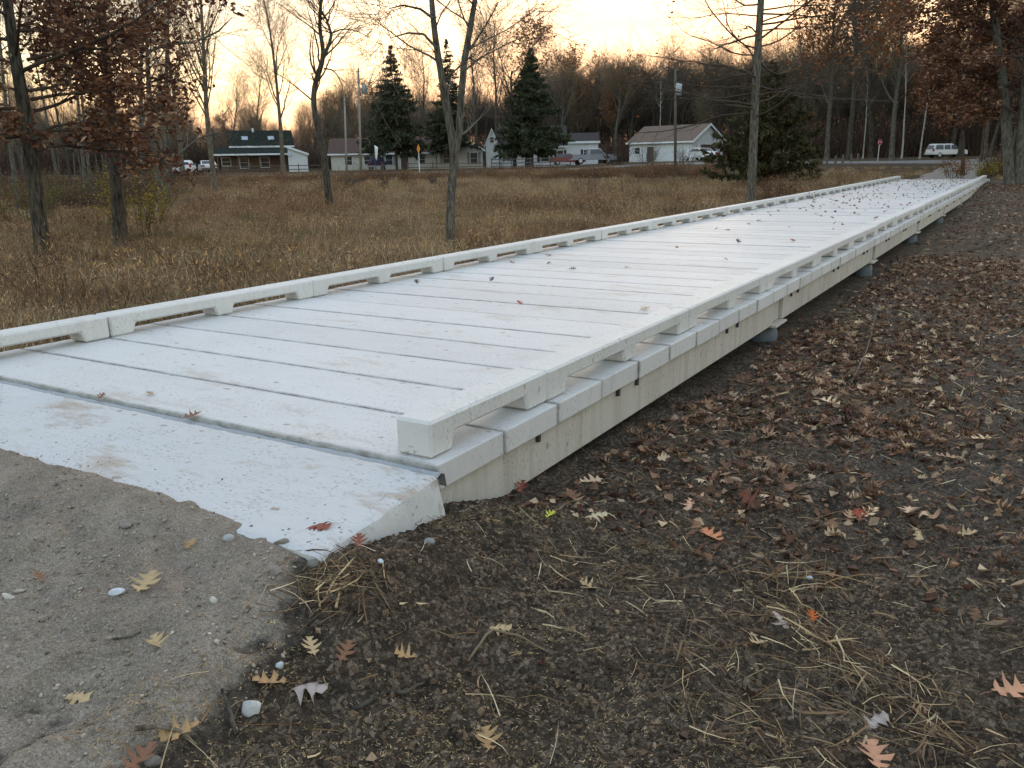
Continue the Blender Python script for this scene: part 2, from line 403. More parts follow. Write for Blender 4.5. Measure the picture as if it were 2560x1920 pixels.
n1 = b.noise(p, 3, 5, .65); v = b.n('TexVoronoi', {'Vector': p, 'Scale': 170, 'Randomness': 1.0}); v2 = b.n('TexVoronoi', {'Vector': p, 'Scale': 46})
c = b.mix(b.ramp(n1, (.32, 0.0), (.68, 1.0)), (.235, .190, .146, 1), (.36, .298, .235, 1))
vc = b.n('SeparateColor', {0: v.outputs['Color']}).outputs[0]
c = b.mix(b.ramp(vc, (.0, .5), (.8, .0)), c, (.085, .074, .064, 1))
c = b.mix(b.ramp(vc, (.86, 0.0), (.97, .75)), c, (.36, .33, .30, 1))
c = b.mix(b.ramp(b.noise(p, 11, 4, .7), (.52, 0.0), (.72, .5)), c, (.11, .096, .082, 1))
h = b.math('ADD', b.math('MULTIPLY', v.outputs['Distance'], -1.0), b.math('MULTIPLY', v2.outputs['Distance'], -.8))
h = b.math('ADD', h, b.noise(p, 30, 4, .7))
gf = b.n('SeparateColor', {0: b.col()}).outputs[0]
gm = b.ramp(b.math('ADD', gf, b.math('MULTIPLY', b.math('SUBTRACT', b.noise(p, 16, 5, .75), .5), 1.1)), (.25, 0.0), (.6, 1.0))
c = b.mix(gm, b.mix(b.ramp(b.noise(p, 40, 4, .75), (.35, 0.0), (.65, 1.0)), (.030, .024, .019, 1), (.10, .08, .062, 1)), c)
MT['gravel'] = b.out(c, .92, b.bump(h, .8, .012), .2)
gp = sheet('gravel_path', np.arange(-6.8, 1.5, .028), np.arange(-4.2, -.7, .022), G, MT['gravel'], lambda X, Y: [np.clip((G(X, Y) - H(X, Y)) / .07, 0, 1) * np.clip((bx(Y) + .10 - X) / .22, 0, 1)] * 3, keep=lambda X, Y, Z: Z > H(X, Y) - .06)
kind(gp, 'structure', 'grey sandy gravel path running up to the near slab')

# gravel path leaving the far end, and the road beyond
MT['far gravel'] = m_plain('far gravel', (.22, .195, .165, 1), .9, .2, .2, 1.5, .3, obj=False)
pc = np.array([(-2.3, 49.4), (-2.5, 56), (-3.0, 63), (-3.6, 72), (-3.2, 82), (-2.0, 92), (-1.0, 99)])
mb = MB(); nn = 40
t = np.linspace(0, 1, nn); cx = np.interp(t, np.linspace(0, 1, len(pc)), pc[:, 0]); cy = np.interp(t, np.linspace(0, 1, len(pc)), pc[:, 1])
uu = np.linspace(-1, 1, 9); X = cx[:, None] + uu[None] * (2.1 + .25 * fbm(t * 9, t * 0, 7, 2))[:, None]; Y = cy[:, None] + 0 * uu[None]
Z = H(X, Y) + .035 - .05 * np.abs(uu[None]) ** 3
i = np.arange(nn - 1)[:, None] * 9 + np.arange(8)[None]
mb.add(np.stack([X, Y, Z], -1), np.stack([i, i + 1, i + 10, i + 9], -1).reshape(-1, 4))
kind(mb.obj('footpath', MT['far gravel'], smooth=True), 'structure', 'pale gravel footpath beyond the far end of the boardwalk')
MT['asphalt'] = m_plain('asphalt', (.17, .165, .16, 1), .85, .3, .15, .6, .2, obj=False)
mb = MB(); A = at(250, 372, 103); Bp = at(1500, 355, 100); C_ = at(1850, 350, 93); E_ = at(2400, 350, 93); W0 = at(-500, 372, 104)
pc = np.array([W0, A, Bp, C_, E_])[:, :2]
t = np.linspace(0, 1, 60); cx = np.interp(t, np.linspace(0, 1, 5), pc[:, 0]); cy = np.interp(t, np.linspace(0, 1, 5), pc[:, 1])
dx = np.gradient(cx); dy = np.gradient(cy); l = np.hypot(dx, dy); nx_, ny_ = -dy / l, dx / l
uu = np.linspace(-1, 1, 5); X = cx[:, None] + nx_[:, None] * uu * 3.4; Y = cy[:, None] + ny_[:, None] * uu * 3.4
Z = H(X, Y) + .06 - .05 * np.abs(uu[None]) ** 2
i = np.arange(59)[:, None] * 5 + np.arange(4)[None]
mb.add(np.stack([X, Y, Z], -1), np.stack([i, i + 1, i + 6, i + 5], -1).reshape(-1, 4))
kind(mb.obj('road', MT['asphalt'], smooth=True), 'structure', 'pale grey country road across the far side of the field')

# ------------------------------------------------------------------ concrete boardwalk
PL = 0.6; NPL = 82
def dz(y): return .065 * max(0.0, (y - 13) / 36.0) ** 2
bw = thing('boardwalk', 'long low white concrete boardwalk bridge with slotted kerb rails on both sides', 'boardwalk')
rng = np.random.default_rng(4)
pm_ = []
for k in range(3):
    mb = MB(); mb.box(-4.56, 0, 0, PL - .0095 - .0015 * k, -.1275, 0)
    me = mb.mesh('deck_plank', MT['deck concrete']); bev(me, .007 if k else .010, 2); pm_.append(me)
wide = {1: .014, 4: .014, 9: .008}
for i in range(NPL):
    y = i * PL + .004
    o = link('deck_plank', pm_[int(rng.integers(3))], bw, (rng.normal(0, .003), y + wide.get(i, 0), dz(y) + rng.normal(0, .0012)))
    o.rotation_euler = (rng.normal(0, .0006), 0, rng.normal(0, .0004))
    if i in wide: o.scale = (1, 1 - wide[i] / PL, 1)
def rail_mesh(L, x0, x1, feet, name='kerb_rail'):
    h, h1, dr = .19, .092, .03
    P = [(0, .004)]
    n = len(feet)
    for j, (a, bb) in enumerate(feet):
        if j > 0: P += [(a - dr, h1), (a, .004)]
        if j < n - 1: P += [(bb, .004), (bb + dr, h1)]
    P += [(L, .004), (L, h), (0, h)]
    bm = bmesh.new()
    vs_ = [bm.verts.new((x0, y, z)) for y, z in P]
    f = bm.faces.new(vs_)
    ex = bmesh.ops.extrude_face_region(bm, geom=[f])
    for v in ex['geom']:
        if isinstance(v, bmesh.types.BMVert): v.co.x = x1
    bmesh.ops.recalc_face_normals(bm, faces=bm.faces)
    bmesh.ops.bevel(bm, geom=list(bm.edges), offset=.014, segments=1, affect='EDGES', profile=.5, clamp_overlap=True)
    me = bpy.data.meshes.new(name); bm.to_mesh(me); bm.free(); me.materials.append(MT['curb concrete']); return me
rails = {}
for side, (x0, x1) in (('r', (-.283, -.070)), ('l', (-4.476, -4.262))):
    rails[side] = (rail_mesh(2.388, x0, x1, [(0, .215), (1.11, 1.285), (2.17, 2.388)]), rail_mesh(1.14, x0, x1, [(0, .175), (.92, 1.14)]), rail_mesh(1.188, x0, x1, [(0, .215), (.97, 1.188)]))
    link('kerb_rail', rails[side][1], bw, (0, .056, dz(0)))
    for k in range(20):
        y = 1.2 + k * 2.4
        if y + 2.4 > NPL * PL + .01: break
        o = link('kerb_rail', rails[side][0], bw, (rng.normal(0, .006), y + .006 + rng.normal(0, .003), dz(y + 1.2) + rng.normal(0, .002)))
        o.rotation_euler = (math.atan((dz(y + 2.4) - dz(y)) / 2.4), 0, rng.normal(0, .0022))
# edge girders, bearings and piers
MT['steel'] = m_plain('pier concrete', (.10, .12, .14, 1), .6, .4, .25, 6, .3)
MT['clip'] = m_plain('clip steel', (.04, .038, .036, 1), .6, .5, .2, 20, 0)
piers = [6.4, 12.8, 19.2, 25.6, 32.0, 38.4, 44.8]
spans = [(.06, 6.2)] + [(a + .2, b_ - .2) for a, b_ in zip(piers, piers[1:] + [49.0])]
for (xa, xb, s_) in ((-.36, -.035, 1), (-4.525, -4.20, -1)):
    for (ya, yb) in spans:
        segs = [(ya, yb)] if ya < 1 or ya > 14 else [(ya, (ya + yb) / 2 - .004), ((ya + yb) / 2 + .004, yb)]
        for (a, b_) in segs:
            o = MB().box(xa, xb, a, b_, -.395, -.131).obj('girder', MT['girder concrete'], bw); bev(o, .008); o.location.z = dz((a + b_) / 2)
for yp in piers:
    z = dz(yp)
    for xm, s_ in ((-.20, 1), (-4.36, -1)):
        o = MB().box(xm - .13, xm + .12, yp - .196, yp + .196, -.395 + z, -.131 + z).obj('diaphragm', MT['girder concrete'], bw); bev(o, .006)
        o = MB().box(xm - .24, xm + .21, yp - .24, yp + .24, -.425 + z, -.3985 + z).obj('bearing_plate', MT['girder concrete'], bw); bev(o, .006)
        pts = np.array([(xm, yp, -.433 + z), (xm, yp, -.50 + z), (xm, yp, -.60), (xm, yp, -1.2)]); rr = np.array([.13, .165, .17, .18])
        mb = MB(); mb.tubes(pts, rr, 20, cap=True); mb.obj('pier', MT['steel'], bw, smooth=True)
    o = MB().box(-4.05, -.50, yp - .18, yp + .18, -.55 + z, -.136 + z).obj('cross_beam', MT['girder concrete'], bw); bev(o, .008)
cm = MB().box(-.022, .0, -.013, .013, -.05, 0).mesh('clip', MT['clip'])
for n in range(0, NPL, 4):
    for o_ in (-.30, .02):
        y = n * PL + o_
        if y < .3: y = 1.0 if o_ < 0 else None
        if y is None: continue
        link('clip', cm, bw, (-.012, y, -.1285 + dz(y)))
# far landing slab
o = MB().box(-4.56, .05, 49.26, 50.2, -.3, 0.045).obj('landing', MT['slab concrete'], bw); bev(o, .01)

# ------------------------------------------------------------------ near approach slab
ap = link('approach_pavement', None); kind(ap, 'structure', 'two rough cast concrete slabs at the near end of the boardwalk')
def slab(name, xl, xrf, seam_l):
    nx_, ny_ = (150, 44)
    U, V = np.meshgrid(np.linspace(0, 1, nx_), np.linspace(0, 1, ny_))
    yf = -.072 + .016 * fbm(U * 60, U * 0, 61, 3) + .010 * (fbm(U * 300, U * 0, 62, 2))
    yn = -.915 + .045 * fbm(U * 30, U * 0, 63, 5, .62)
    Y = yf + (yn - yf) * V
    XR = xrf(Y) + .030 * fbm(Y * 7, Y * 0, 64, 4); XL = xl + .006 * fbm(Y * 20, Y * 0, 65, 2)
    X = XL + (XR - XL) * U
    Z = -.006 - .020 * V + .006 * fbm(X * 3, Y * 3, 66, 3) + .002 * fbm(X * 30, Y * 30, 67, 2)
    e = np.minimum.reduce([V * 1.0, (1 - V), (1 - U) * (XR - XL)])
    Z = Z - .012 * (1 - sstep(0, .018, (1 - U) * (XR - XL))) - .008 * (1 - sstep(0, .03, V)) - .010 * (1 - sstep(0, .03, 1 - V))
    top = np.stack([X, Y, Z], -1)
    mb = MB(); i = np.arange(ny_ - 1)[:, None] * nx_ + np.arange(nx_ - 1)[None]
    mb.add(top.reshape(-1, 3), np.stack([i, i + nx_, i + nx_ + 1, i + 1], -1).reshape(-1, 4))
    def skirt(line, out):      # rough side face below an edge line
        n = len(line); rows = [line]; s_ = np.arange(n) / n
        for k, dzz in enumerate((.03, .08, .14, .22, .36)):
            r = line.copy(); r[:, 2] -= dzz
            off = (.008 + .04 * dzz / .22) + .035 * fbm(s_ * 16, s_ * 0 + k * .8, 70, 4, .65)
            r[:, :2] += out * off[:, None]; rows.append(r)
        P = np.stack(rows); i = np.arange(len(rows) - 1)[:, None] * n + np.arange(n - 1)[None]
        mb.add(P.reshape(-1, 3), np.stack([i, i + 1, i + n + 1, i + n], -1).reshape(-1, 4), mi=1)
    skirt(top[:, -1], np.array([.95, -.1])); skirt(top[::-1, 0], np.array([-.02, 0])); skirt(top[-1, ::-1], np.array([0, -.25])); skirt(top[0], np.array([0, -.02]))
    return mb.obj(name, [MT['slab concrete'], MT['slab side']], ap, smooth=True)
m_concrete('slab side', (.50, .49, .475, 1), (.27, .23, .19, 1), sc=2.2, dirt=.75, rough=.85)
slab('concrete_slab', -3.045, lambda Y: np.interp(Y, [-1.05, -.9, -.5, -.02], [.135, .135, .10, .055]), False)
slab('concrete_slab', -6.6, lambda Y: -3.065 + 0 * Y, True)
# rough mortar bed showing in the open joint
xs = np.linspace(-6.5, .04, 200); rows = []
for yy, zz in ((-.11, -.07), (-.065, -.034), (-.02, -.016), (.006, -.030), (.02, -.10)):
    rows.append(np.stack([xs, yy + .006 * fbm(xs * 9, xs * 0, 81, 3), zz + .014 * fbm(xs * 12, xs * 0 + yy * 50, 82, 3)], -1))
mb = MB(); P = np.stack(rows); i = np.arange(4)[:, None] * 200 + np.arange(199)[None]
mb.add(P.reshape(-1, 3), np.stack([i, i + 1, i + 201, i + 200], -1).reshape(-1, 4)); mb.obj('mortar_bed', MT['rough concrete'], ap, smooth=True)
# ------------------------------------------------------------------ trees: growth
def nrm(v): return v / (np.linalg.norm(v, axis=-1, keepdims=True) + 1e-9)
def interp_poly(P, R, pi, t):
    k = P.shape[1]; f = t * (k - 1); i = np.minimum(f.astype(int), k - 2); a = (f - i)[:, None]
    p0 = P[pi, i]; p1 = P[pi, i + 1]
    return p0 * (1 - a) + p1 * a, nrm(p1 - p0), R[pi, i] * (1 - a[:, 0]) + R[pi, i + 1] * a[:, 0]
def grow(P, R, n, tr, ang, L, rg, k=5, wob=.12, up=.0, rf=.55, rmin=.004, taper=.25, shape=None, lr=(.65, 1.25), flat=0.0, kink=0.0):
    """children of every parent branch: start along it, leave at ang, bend and taper"""
    if len(P) == 0: return np.zeros((0, k, 3)), np.zeros((0, k))
    pi = np.repeat(np.arange(len(P)), n); N = len(pi)
    t = (np.tile(np.linspace(0, 1, n, endpoint=False), len(P)) + rg.random(N) / n) * (tr[1] - tr[0]) + tr[0]
    p, T, r = interp_poly(P, R, pi, t)
    rv = rg.normal(size=(N, 3)); rv[:, 2] *= (1 - flat)
    perp = nrm(rv - (rv * T).sum(1, keepdims=True) * T)
    a = rg.normal(ang[0], ang[1], N)[:, None]
    d = nrm(np.cos(a) * T + np.sin(a) * perp)
    ln = L * rg.uniform(lr[0], lr[1], N)
    plen = np.linalg.norm(np.diff(P, axis=1), axis=2).sum(1)[pi]
    if L <= 3: pass
    if shape is not None: ln = ln * shape(t)
    out = [p]; st = (ln / (k - 1))[:, None]
    for j in range(k - 1):
        d = nrm(d + rg.normal(0, wob, (N, 3)) + np.array([0, 0, up]) + (kink * rg.normal(size=(N, 3)) if j == 1 else 0))
        p = p + d * st; out.append(p)
    P2 = np.stack(out, 1)
    r0 = np.maximum(np.minimum(r * rf * rg.uniform(.75, 1.1, N), ln * .03 + .003), rmin)
    R2 = r0[:, None] * np.linspace(1, taper, k)[None]
    return P2, np.maximum(R2, rmin * .6)
def flare(P, R, k=14):
    """resample a trunk polyline smoothly and flare its foot"""
    P = np.asarray(P, float); R = np.asarray(R, float)
    s = np.r_[0, np.cumsum(np.linalg.norm(np.diff(P, axis=0), axis=1))]; u = np.linspace(0, s[-1], k)
    Q = np.stack([np.interp(u, s, P[:, i]) for i in range(3)], 1); r = np.interp(u, s, R)
    for _ in range(1): Q[1:-1] = .25 * Q[:-2] + .5 * Q[1:-1] + .25 * Q[2:]
    r = r * (1 + .45 * np.exp(-u / .35)); return Q, r
# ------------------------------------------------------------------ leaf shapes
OUT_FULL = np.array([(.02, 0), (.05, .10), (.15, .13), (.25, .22), (.17, .25), (.07, .29), (.09, .36), (.28, .41), (.44, .55), (.31, .52), (.11, .53), (.08, .60), (.20, .67), (.35, .80), (.21, .76), (.08, .79), (.09, .86), (.15, .97), (.0, 1.0)])
OUT_MID = np.array([(.02, 0), (.24, .20), (.08, .29), (.42, .53), (.10, .58), (.33, .79), (.08, .82), (.13, .96), (.0, 1.0)])
OUT_LOW = np.array([(.03, 0), (.36, .45), (.0, 1.0)])
def oak_leaf(detail=1, L=.14, W=.095, curl=.0, fold=.0, twist=0.0, seed=0):
    """lobed leaf: midrib with a left and a right blade; returns verts, quads"""
    O = [OUT_LOW, OUT_MID, OUT_FULL][detail]; n = len(O) - 1; r = np.random.default_rng(seed); jt = [0, .03, .022][detail]
    v = []
    for i in range(n + 1):
        ym = L * (i / n) ** .92 * .97
        for s in (-1, 0, 1):
            x = s * (O[i, 0] + (r.normal(0, jt) if 0 < i < n else 0)) * W / .86; yy = L * (O[i, 1] + (r.normal(0, jt) if 0 < i < n else 0)) if s else ym
            q = x / W
            z = curl * q * q * W * 1.3 + fold * abs(x) + .5 * curl * (yy - L * .5) ** 2 / L + twist * x * (yy - L * .5) / L * 2
            if detail == 2: z += r.normal(0, .0018)
            v.append((x, yy - L * .45, z))
    q = []
    for i in range(n):
        a = i * 3; q += [(a, a + 1, a + 4, a + 3), (a + 1, a + 2, a + 5, a + 4)]
    return np.array(v), np.array(q)
def scatter_shapes(mb, shapes, pos, nrmv, yaw, scale, cols, pick):
    """put many copies of small shapes into one mesh, each turned, scaled and coloured on its own"""
    for s, (V, Q) in enumerate(shapes):
        m = np.where(pick == s)[0]
        if not len(m): continue
        n = nrmv[m]; ref = np.stack([np.cos(yaw[m]), np.sin(yaw[m]), np.zeros(len(m))], 1)
        u = nrm(np.cross(ref, n)); w = np.cross(n, u)
        P = pos[m][:, None] + scale[m][:, None, None] * (V[None, :, :1] * u[:, None] + V[None, :, 1:2] * w[:, None] + V[None, :, 2:] * n[:, None])
        F = (Q[None] + (np.arange(len(m)) * len(V))[:, None, None]).reshape(-1, Q.shape[1])
        mb.add(P.reshape(-1, 3), F, np.repeat(cols[m], len(V), 0))
def rand_dirs(n, rg, zb=0.0):
    v = rg.normal(size=(n, 3)); v[:, 2] += zb; return nrm(v)
def pal(rg, n, cols, w=None, jit=.25):
    c = np.array([lin(*c)[:3] for c in cols]); i = rg.choice(len(cols), n, p=None if w is None else np.array(w) / sum(w))
    return np.clip(c[i] * rg.uniform(1 - jit, 1 + jit, (n, 1)), 0, 1)
CL = [oak_leaf(0, .15, .10, .9, .3), oak_leaf(0, .15, .085, -1.0, .2)]
def leaves_on(mb, tips, n, rg, size, cols, w=None, spread=.12, zb=.5, dens_t=(.25, 1.0)):
    """hang n leaves along the twigs"""
    P, R = tips
    pi = rg.integers(0, len(P), n); t = rg.uniform(dens_t[0], dens_t[1], n)
    p, T, _ = interp_poly(P, R, pi, t)
    p = p + rg.normal(0, spread, (n, 3))
    scatter_shapes(mb, CL, p, rand_dirs(n, rg, zb), rg.uniform(0, 6.3, n), size * rg.uniform(.6, 1.35, n), pal(rg, n, cols, w), rg.integers(0, 2, n))

# ------------------------------------------------------------------ tree prototypes (each a trunk mesh and a crown mesh)
def bare_proto(seed, h=16, kindt='spread', bark='bark grey', twig='twigs grey', dens=1.0, leaves=None, r=None):
    rg = np.random.default_rng(seed)
    r = r or h * .0125
    k = 9; u = np.linspace(0, 1, k)
    lean = rg.normal(0, .04, 2)
    wx = np.cumsum(rg.normal(0, .012 * h, k)) * u; wy = np.cumsum(rg.normal(0, .012 * h, k)) * u
    top = .62 if kindt == 'spread' else .95
    P = np.stack([lean[0] * h * u + wx, lean[1] * h * u + wy, u * h * top - .15], 1); R = r * (1 - .82 * u)
    if kindt == 'spread': R = r * (1 - .55 * u)
    P, R = flare(P, R, 16)
    P0, R0 = P[None], R[None]
    if kindt == 'spread':
        L1 = grow(P0, R0, int(9 * dens) + 2, (.42, 1.0), (.62, .15), h * .42, rg, 8, .10, .10, .62, shape=lambda t: 1.25 - .55 * t)
    elif kindt == 'asc':
        L1 = grow(P0, R0, int(20 * dens), (.28, .97), (.62, .12), h * .34, rg, 7, .07, .13, .5, shape=lambda t: 1.25 - .95 * t)
    elif kindt == 'pole':
        L1 = grow(P0, R0, int(12 * dens), (.52, .97), (.75, .15), h * .2, rg, 6, .10, .10, .5, shape=lambda t: 1.3 - .8 * t)
    else:
        L1 = grow(P0, R0, int(26 * dens), (.2, .97), (1.35, .18), h * .30, rg, 7, .07, .01, .42, shape=lambda t: 1.2 - .85 * t)
    L2 = grow(*L1, 7, (.25, 1.0), (.62, .2), h * .15, rg, 5, .12, .06, .55, .012)
    L3 = grow(*L2, 5, (.2, 1.0), (.62, .25), h * .085, rg, 4, .15, .05, .55, .010)
    L4 = grow(*L3, 3, (.3, 1.0), (.6, .3), h * .05, rg, 3, .15, .05, .6, .009) if kindt != 'pole' else (np.zeros((0, 3, 3)), np.zeros((0, 3)))
    t_ = MB(); t_.tubes(P0, R0, 9); t_.tubes(*L1, 6)
    c_ = MB(); c_.tubes(*L2, 4); c_.tubes(*L3, 3); c_.tubes(*L4, 3)
    tm = t_.mesh('trunk', MT[bark], True); cmh = c_.mesh('crown', MT[twig])
    lm = None
    if leaves:
        l_ = MB(); leaves_on(l_, L3, leaves[0], rg, leaves[1], leaves[2], leaves[3] if len(leaves) > 3 else None, spread=.18); lm = l_.mesh('foliage', MT['crown leaf'])
    return dict(trunk=tm, crown=cmh, foliage=lm, h=h)
RUST = [(120, 76, 54), (98, 60, 46), (140, 96, 66), (84, 54, 43)]
PROTO = {
 'spread1': bare_proto(11, 16, 'spread', 'bark dark', 'twigs dark'),
 'spread2': bare_proto(12, 16, 'spread', 'bark grey', 'twigs tan', 1.1),
 'asc1': bare_proto(13, 16, 'asc', 'bark grey', 'twigs tan'),
 'asc2': bare_proto(14, 16, 'asc', 'bark tan', 'twigs tan', .8),
 'asc3': bare_proto(15, 16, 'asc', 'bark dark', 'twigs grey', .9),
 'pole1': bare_proto(16, 16, 'pole', 'bark grey', 'twigs grey', r=.13),
 'pole2': bare_proto(17, 16, 'pole', 'bark pale', 'twigs grey', r=.11),
 'pole3': bare_proto(18, 16, 'pole', 'bark dark', 'twigs dark', r=.15),
 'rust1': bare_proto(19, 16, 'spread', 'bark dark', 'twigs dark', leaves=(2600, 2.6, RUST)),
 'rust2': bare_proto(20, 16, 'asc', 'bark grey', 'twigs tan', leaves=(1500, 2.4, [(150, 90, 52), (120, 66, 42), (170, 112, 66)])),
}
def place_tree(proto, px, dist, height, label, rz=None, name='bare_tree', group=None, lean=0.0, rgs=[0]):
    rgs[0] += 1; rg = np.random.default_rng(900 + rgs[0])
    p = at(px, 360, dist); z = Hs(p[0], p[1])
    pr = PROTO[proto]; sc = height / pr['h']
    o = thing(name, label, 'tree', (p[0], p[1], z), rg.uniform(0, 6.28) if rz is None else rz, group, sc)
    o.rotation_euler.x = lean
    for part in ('trunk', 'crown', 'foliage'):
        if pr[part] is not None: link(part, pr[part], o)
    return o
# ------------------------------------------------------------------ individually shaped trees
def foot_dist(px, py):
    d_ = np.linspace(6, 110, 2000); r = ray(px, py); h = math.hypot(r[0], r[1]); t = d_ / h
    z = CAM[2] + r[2] * t; g = H(CAM[0] + r[0] * t, CAM[1] + r[1] * t)
    i = np.argmax(z < g); return float(d_[i]) if (z < g).any() else 60.0
def custom_tree(name, label, pts, dist, radii, levels, bark, twig, seed, leaves=None, extra=(), boughs=(), cat='tree', foot=True):
    """pts: trunk line as seen in the photo (foot first), laid out at its real distance"""
    rg = np.random.default_rng(seed)
    if foot:                                   # stand the tree where its foot is seen on the ground
        d1 = foot_dist(pts[0][0], pts[0][1] + (14 if pts[0][1] > 430 else 4)); k_ = d1 / dist; dist = d1
        radii = [r * k_ for r in radii]; levels = [dict(l, L=l['L'] * k_) for l in levels]
        extra = [(p_, [r * k_ for r in rr]) for p_, rr in extra]; boughs = [(p_, r * k_) for p_, r in boughs]
    W = np.array([at(x, y, dist) for x, y in pts]); base = W[0].copy(); base[2] = Hs(base[0], base[1]) 
    W[0, 2] = base[2] - .2
    dp = np.cumsum(rg.normal(0, .10, len(W))); dp -= dp[0]
    f = nrm((W[0] - CAM) * np.array([1, 1, 0])); W = W + dp[:, None] * f
    P, R = flare(W - base, radii, 30)
    stems = [(P, R)]
    for (pp, rr) in extra:
        Wx = np.array([at(x, y, dist) for x, y in pp]) - base
        Wx = Wx + np.linspace(0, rg.normal(0, .5), len(Wx))[:, None] * f; s_ = np.linspace(0, 1, 30)
        stems.append((np.stack([np.interp(s_, np.linspace(0, 1, len(Wx)), Wx[:, i]) for i in range(3)], 1), np.interp(s_, np.linspace(0, 1, len(rr)), rr)))
    P0 = np.stack([s[0] for s in stems]); R0 = np.stack([s[1] for s in stems])
    o = thing(name, label, cat, base)
    t_ = MB(); t_.tubes(P0, R0, 12); t_.obj('trunk', MT[bark], o, smooth=True)
    cur = (P0, R0); c_ = MB(); last = None; alll = []
    for i, lv in enumerate(levels):
        cur = grow(*cur, rg=rg, **lv)
        if i == 0:
            for (pp, r0_) in boughs:          # boughs whose course shows clearly
                Wx = np.array([at(x, y, dist) for x, y in pp]) - base; kk = cur[0].shape[1]; s_ = np.linspace(0, 1, kk)
                Wx = Wx + np.linspace(0, rg.normal(0, .6), len(Wx))[:, None] * f
                Bq = np.stack([np.interp(s_, np.linspace(0, 1, len(Wx)), Wx[:, j]) for j in range(3)], 1)
                for _ in range(nb_copies): cur = (np.concatenate([cur[0], Bq[None]]), np.concatenate([cur[1], (r0_ * np.linspace(1, .3, kk))[None]]))
        alll.append(cur)
        c_.tubes(*cur, [6, 4, 3, 3][i])
    c_.obj('crown', MT[twig], o, smooth=True)
    if leaves:
        l_ = MB()
        for (lvl, n, size, cols, w) in leaves: leaves_on(l_, alll[lvl], n, rg, size, cols, w, spread=.10)
        l_.obj('foliage', MT['crown leaf'], o)
    return o
nb_copies = 1
RED = [(120, 84, 63), (100, 67, 52), (143, 107, 82), (84, 58, 48), (172, 140, 114)]
RW = [4, 4, 2, 3, 1]
lv_oak = [dict(n=24, tr=(.22, 1.0), ang=(1.38, .16), L=4.2, k=8, wob=.08, up=.02, rf=.36, shape=lambda t: 1.15 - .35 * t, flat=.75),
          dict(n=9, tr=(.22, 1.0), ang=(.75, .2), L=1.15, k=5, wob=.10, up=.02, rf=.5, flat=.85),
          dict(n=6, tr=(.2, 1.0), ang=(.75, .25), L=.5, k=4, wob=.15, up=.02, rf=.5)]
custom_tree('red_oak', 'oak with russet leaves and a leaning greenish trunk at the far left of the field',
    [(95, 562), (84, 470), (66, 330), (46, 200), (26, 80), (8, -60), (-8, -200)], 24, [.185, .175, .16, .14, .12, .10, .05],
    [dict(lv_oak[0], n=17, tr=(.40, 1.0), L=3.9)] + lv_oak[1:], 'bark dark', 'twigs dark', 31, leaves=[(2, 9500, .95, RED, RW)],
    boughs=[([(80, 325), (130, 312), (200, 322), (280, 330), (345, 338)], .05), ([(76, 285), (140, 280), (220, 284), (330, 282)], .045), ([(70, 300), (20, 290), (-40, 296)], .045), ([(66, 215), (130, 205), (220, 200), (330, 190)], .05),
            ([(60, 205), (20, 190), (-40, 180)], .05), ([(76, 290), (130, 268), (230, 262), (310, 275)], .04), ([(58, 130), (130, 110), (240, 105)], .045)])
custom_tree('red_oak', 'oak with russet leaves on a dark straight trunk beside the yellow shrub',
    [(258, 522), (254, 430), (248, 330), (236, 200), (222, 60), (214, -60), (208, -200)], 28, [.20, .185, .165, .14, .12, .10, .05],
    [dict(n=22, tr=(.38, 1.0), ang=(1.3, .16), L=2.5, k=8, wob=.08, up=.03, rf=.36, shape=lambda t: 1.15 - .35 * t, flat=.7)] + lv_oak[1:], 'bark dark', 'twigs dark', 32, leaves=[(2, 7000, 1.0, RED, RW)])
lv_bare = [dict(n=20, tr=(.45, 1.0), ang=(.8, .2), L=2.6, k=8, wob=.12, up=.06, rf=.45, kink=.15),
           dict(n=7, tr=(.3, 1.0), ang=(.7, .25), L=1.2, k=5, wob=.14, up=.04, rf=.5, rmin=.006),
           dict(n=5, tr=(.25, 1.0), ang=(.7, .25), L=.5, k=4, wob=.15, up=.02, rf=.5)]
custom_tree('crooked_tree', 'dark crooked bare tree with an S-bent trunk in mid field',
    [(714, 447), (706, 392), (701, 340), (690, 290), (679, 240), (676, 200), (686, 163), (700, 126), (697, 95), (689, 60), (694, 0), (688, -90)], 48, [.22, .19, .175, .16, .15, .145, .14, .125, .11, .10, .08, .04],
    lv_bare[:1] + lv_bare[1:], 'bark dark', 'twigs dark', 33,
    extra=[([(698, 125), (712, 92), (716, 72), (706, 40), (690, 10)], [.10, .09, .075, .06, .03])], boughs=[([(700, 148), (718, 150), (732, 165), (741, 190)], .05), ([(716, 72), (740, 60), (770, 62), (800, 75)], .05), ([(683, 190), (676, 168), (672, 160)], .06)])
custom_tree('forked_tree', 'grey bare tree forking into two tall stems just behind the boardwalk',
    [(972, 540), (972, 480), (976, 400), (982, 330), (968, 250), (955, 170), (940, 80), (932, 0), (926, -120)], 22, [.125, .115, .11, .105, .095, .086, .077, .068, .03],
    [dict(n=9, tr=(.40, 1.0), ang=(.95, .2), L=1.9, k=8, wob=.10, up=-.01, rf=.36, kink=.12), lv_bare[1], lv_bare[2]], 'bark grey', 'twigs grey', 34,
    extra=[([(982, 335), (992, 285), (996, 210), (1003, 130), (1016, 60), (1026, 0), (1040, -120)], [.10, .09, .085, .08, .07, .06, .025]),
           ([(944, 105), (915, 72), (880, 68), (840, 78)], [.035, .03, .022, .01]), ([(936, 40), (908, 18), (870, 8), (838, 14)], [.035, .03, .022, .01]), ([(1005, 120), (1030, 85), (1052, 50), (1075, 10)], [.03, .026, .02, .01])])
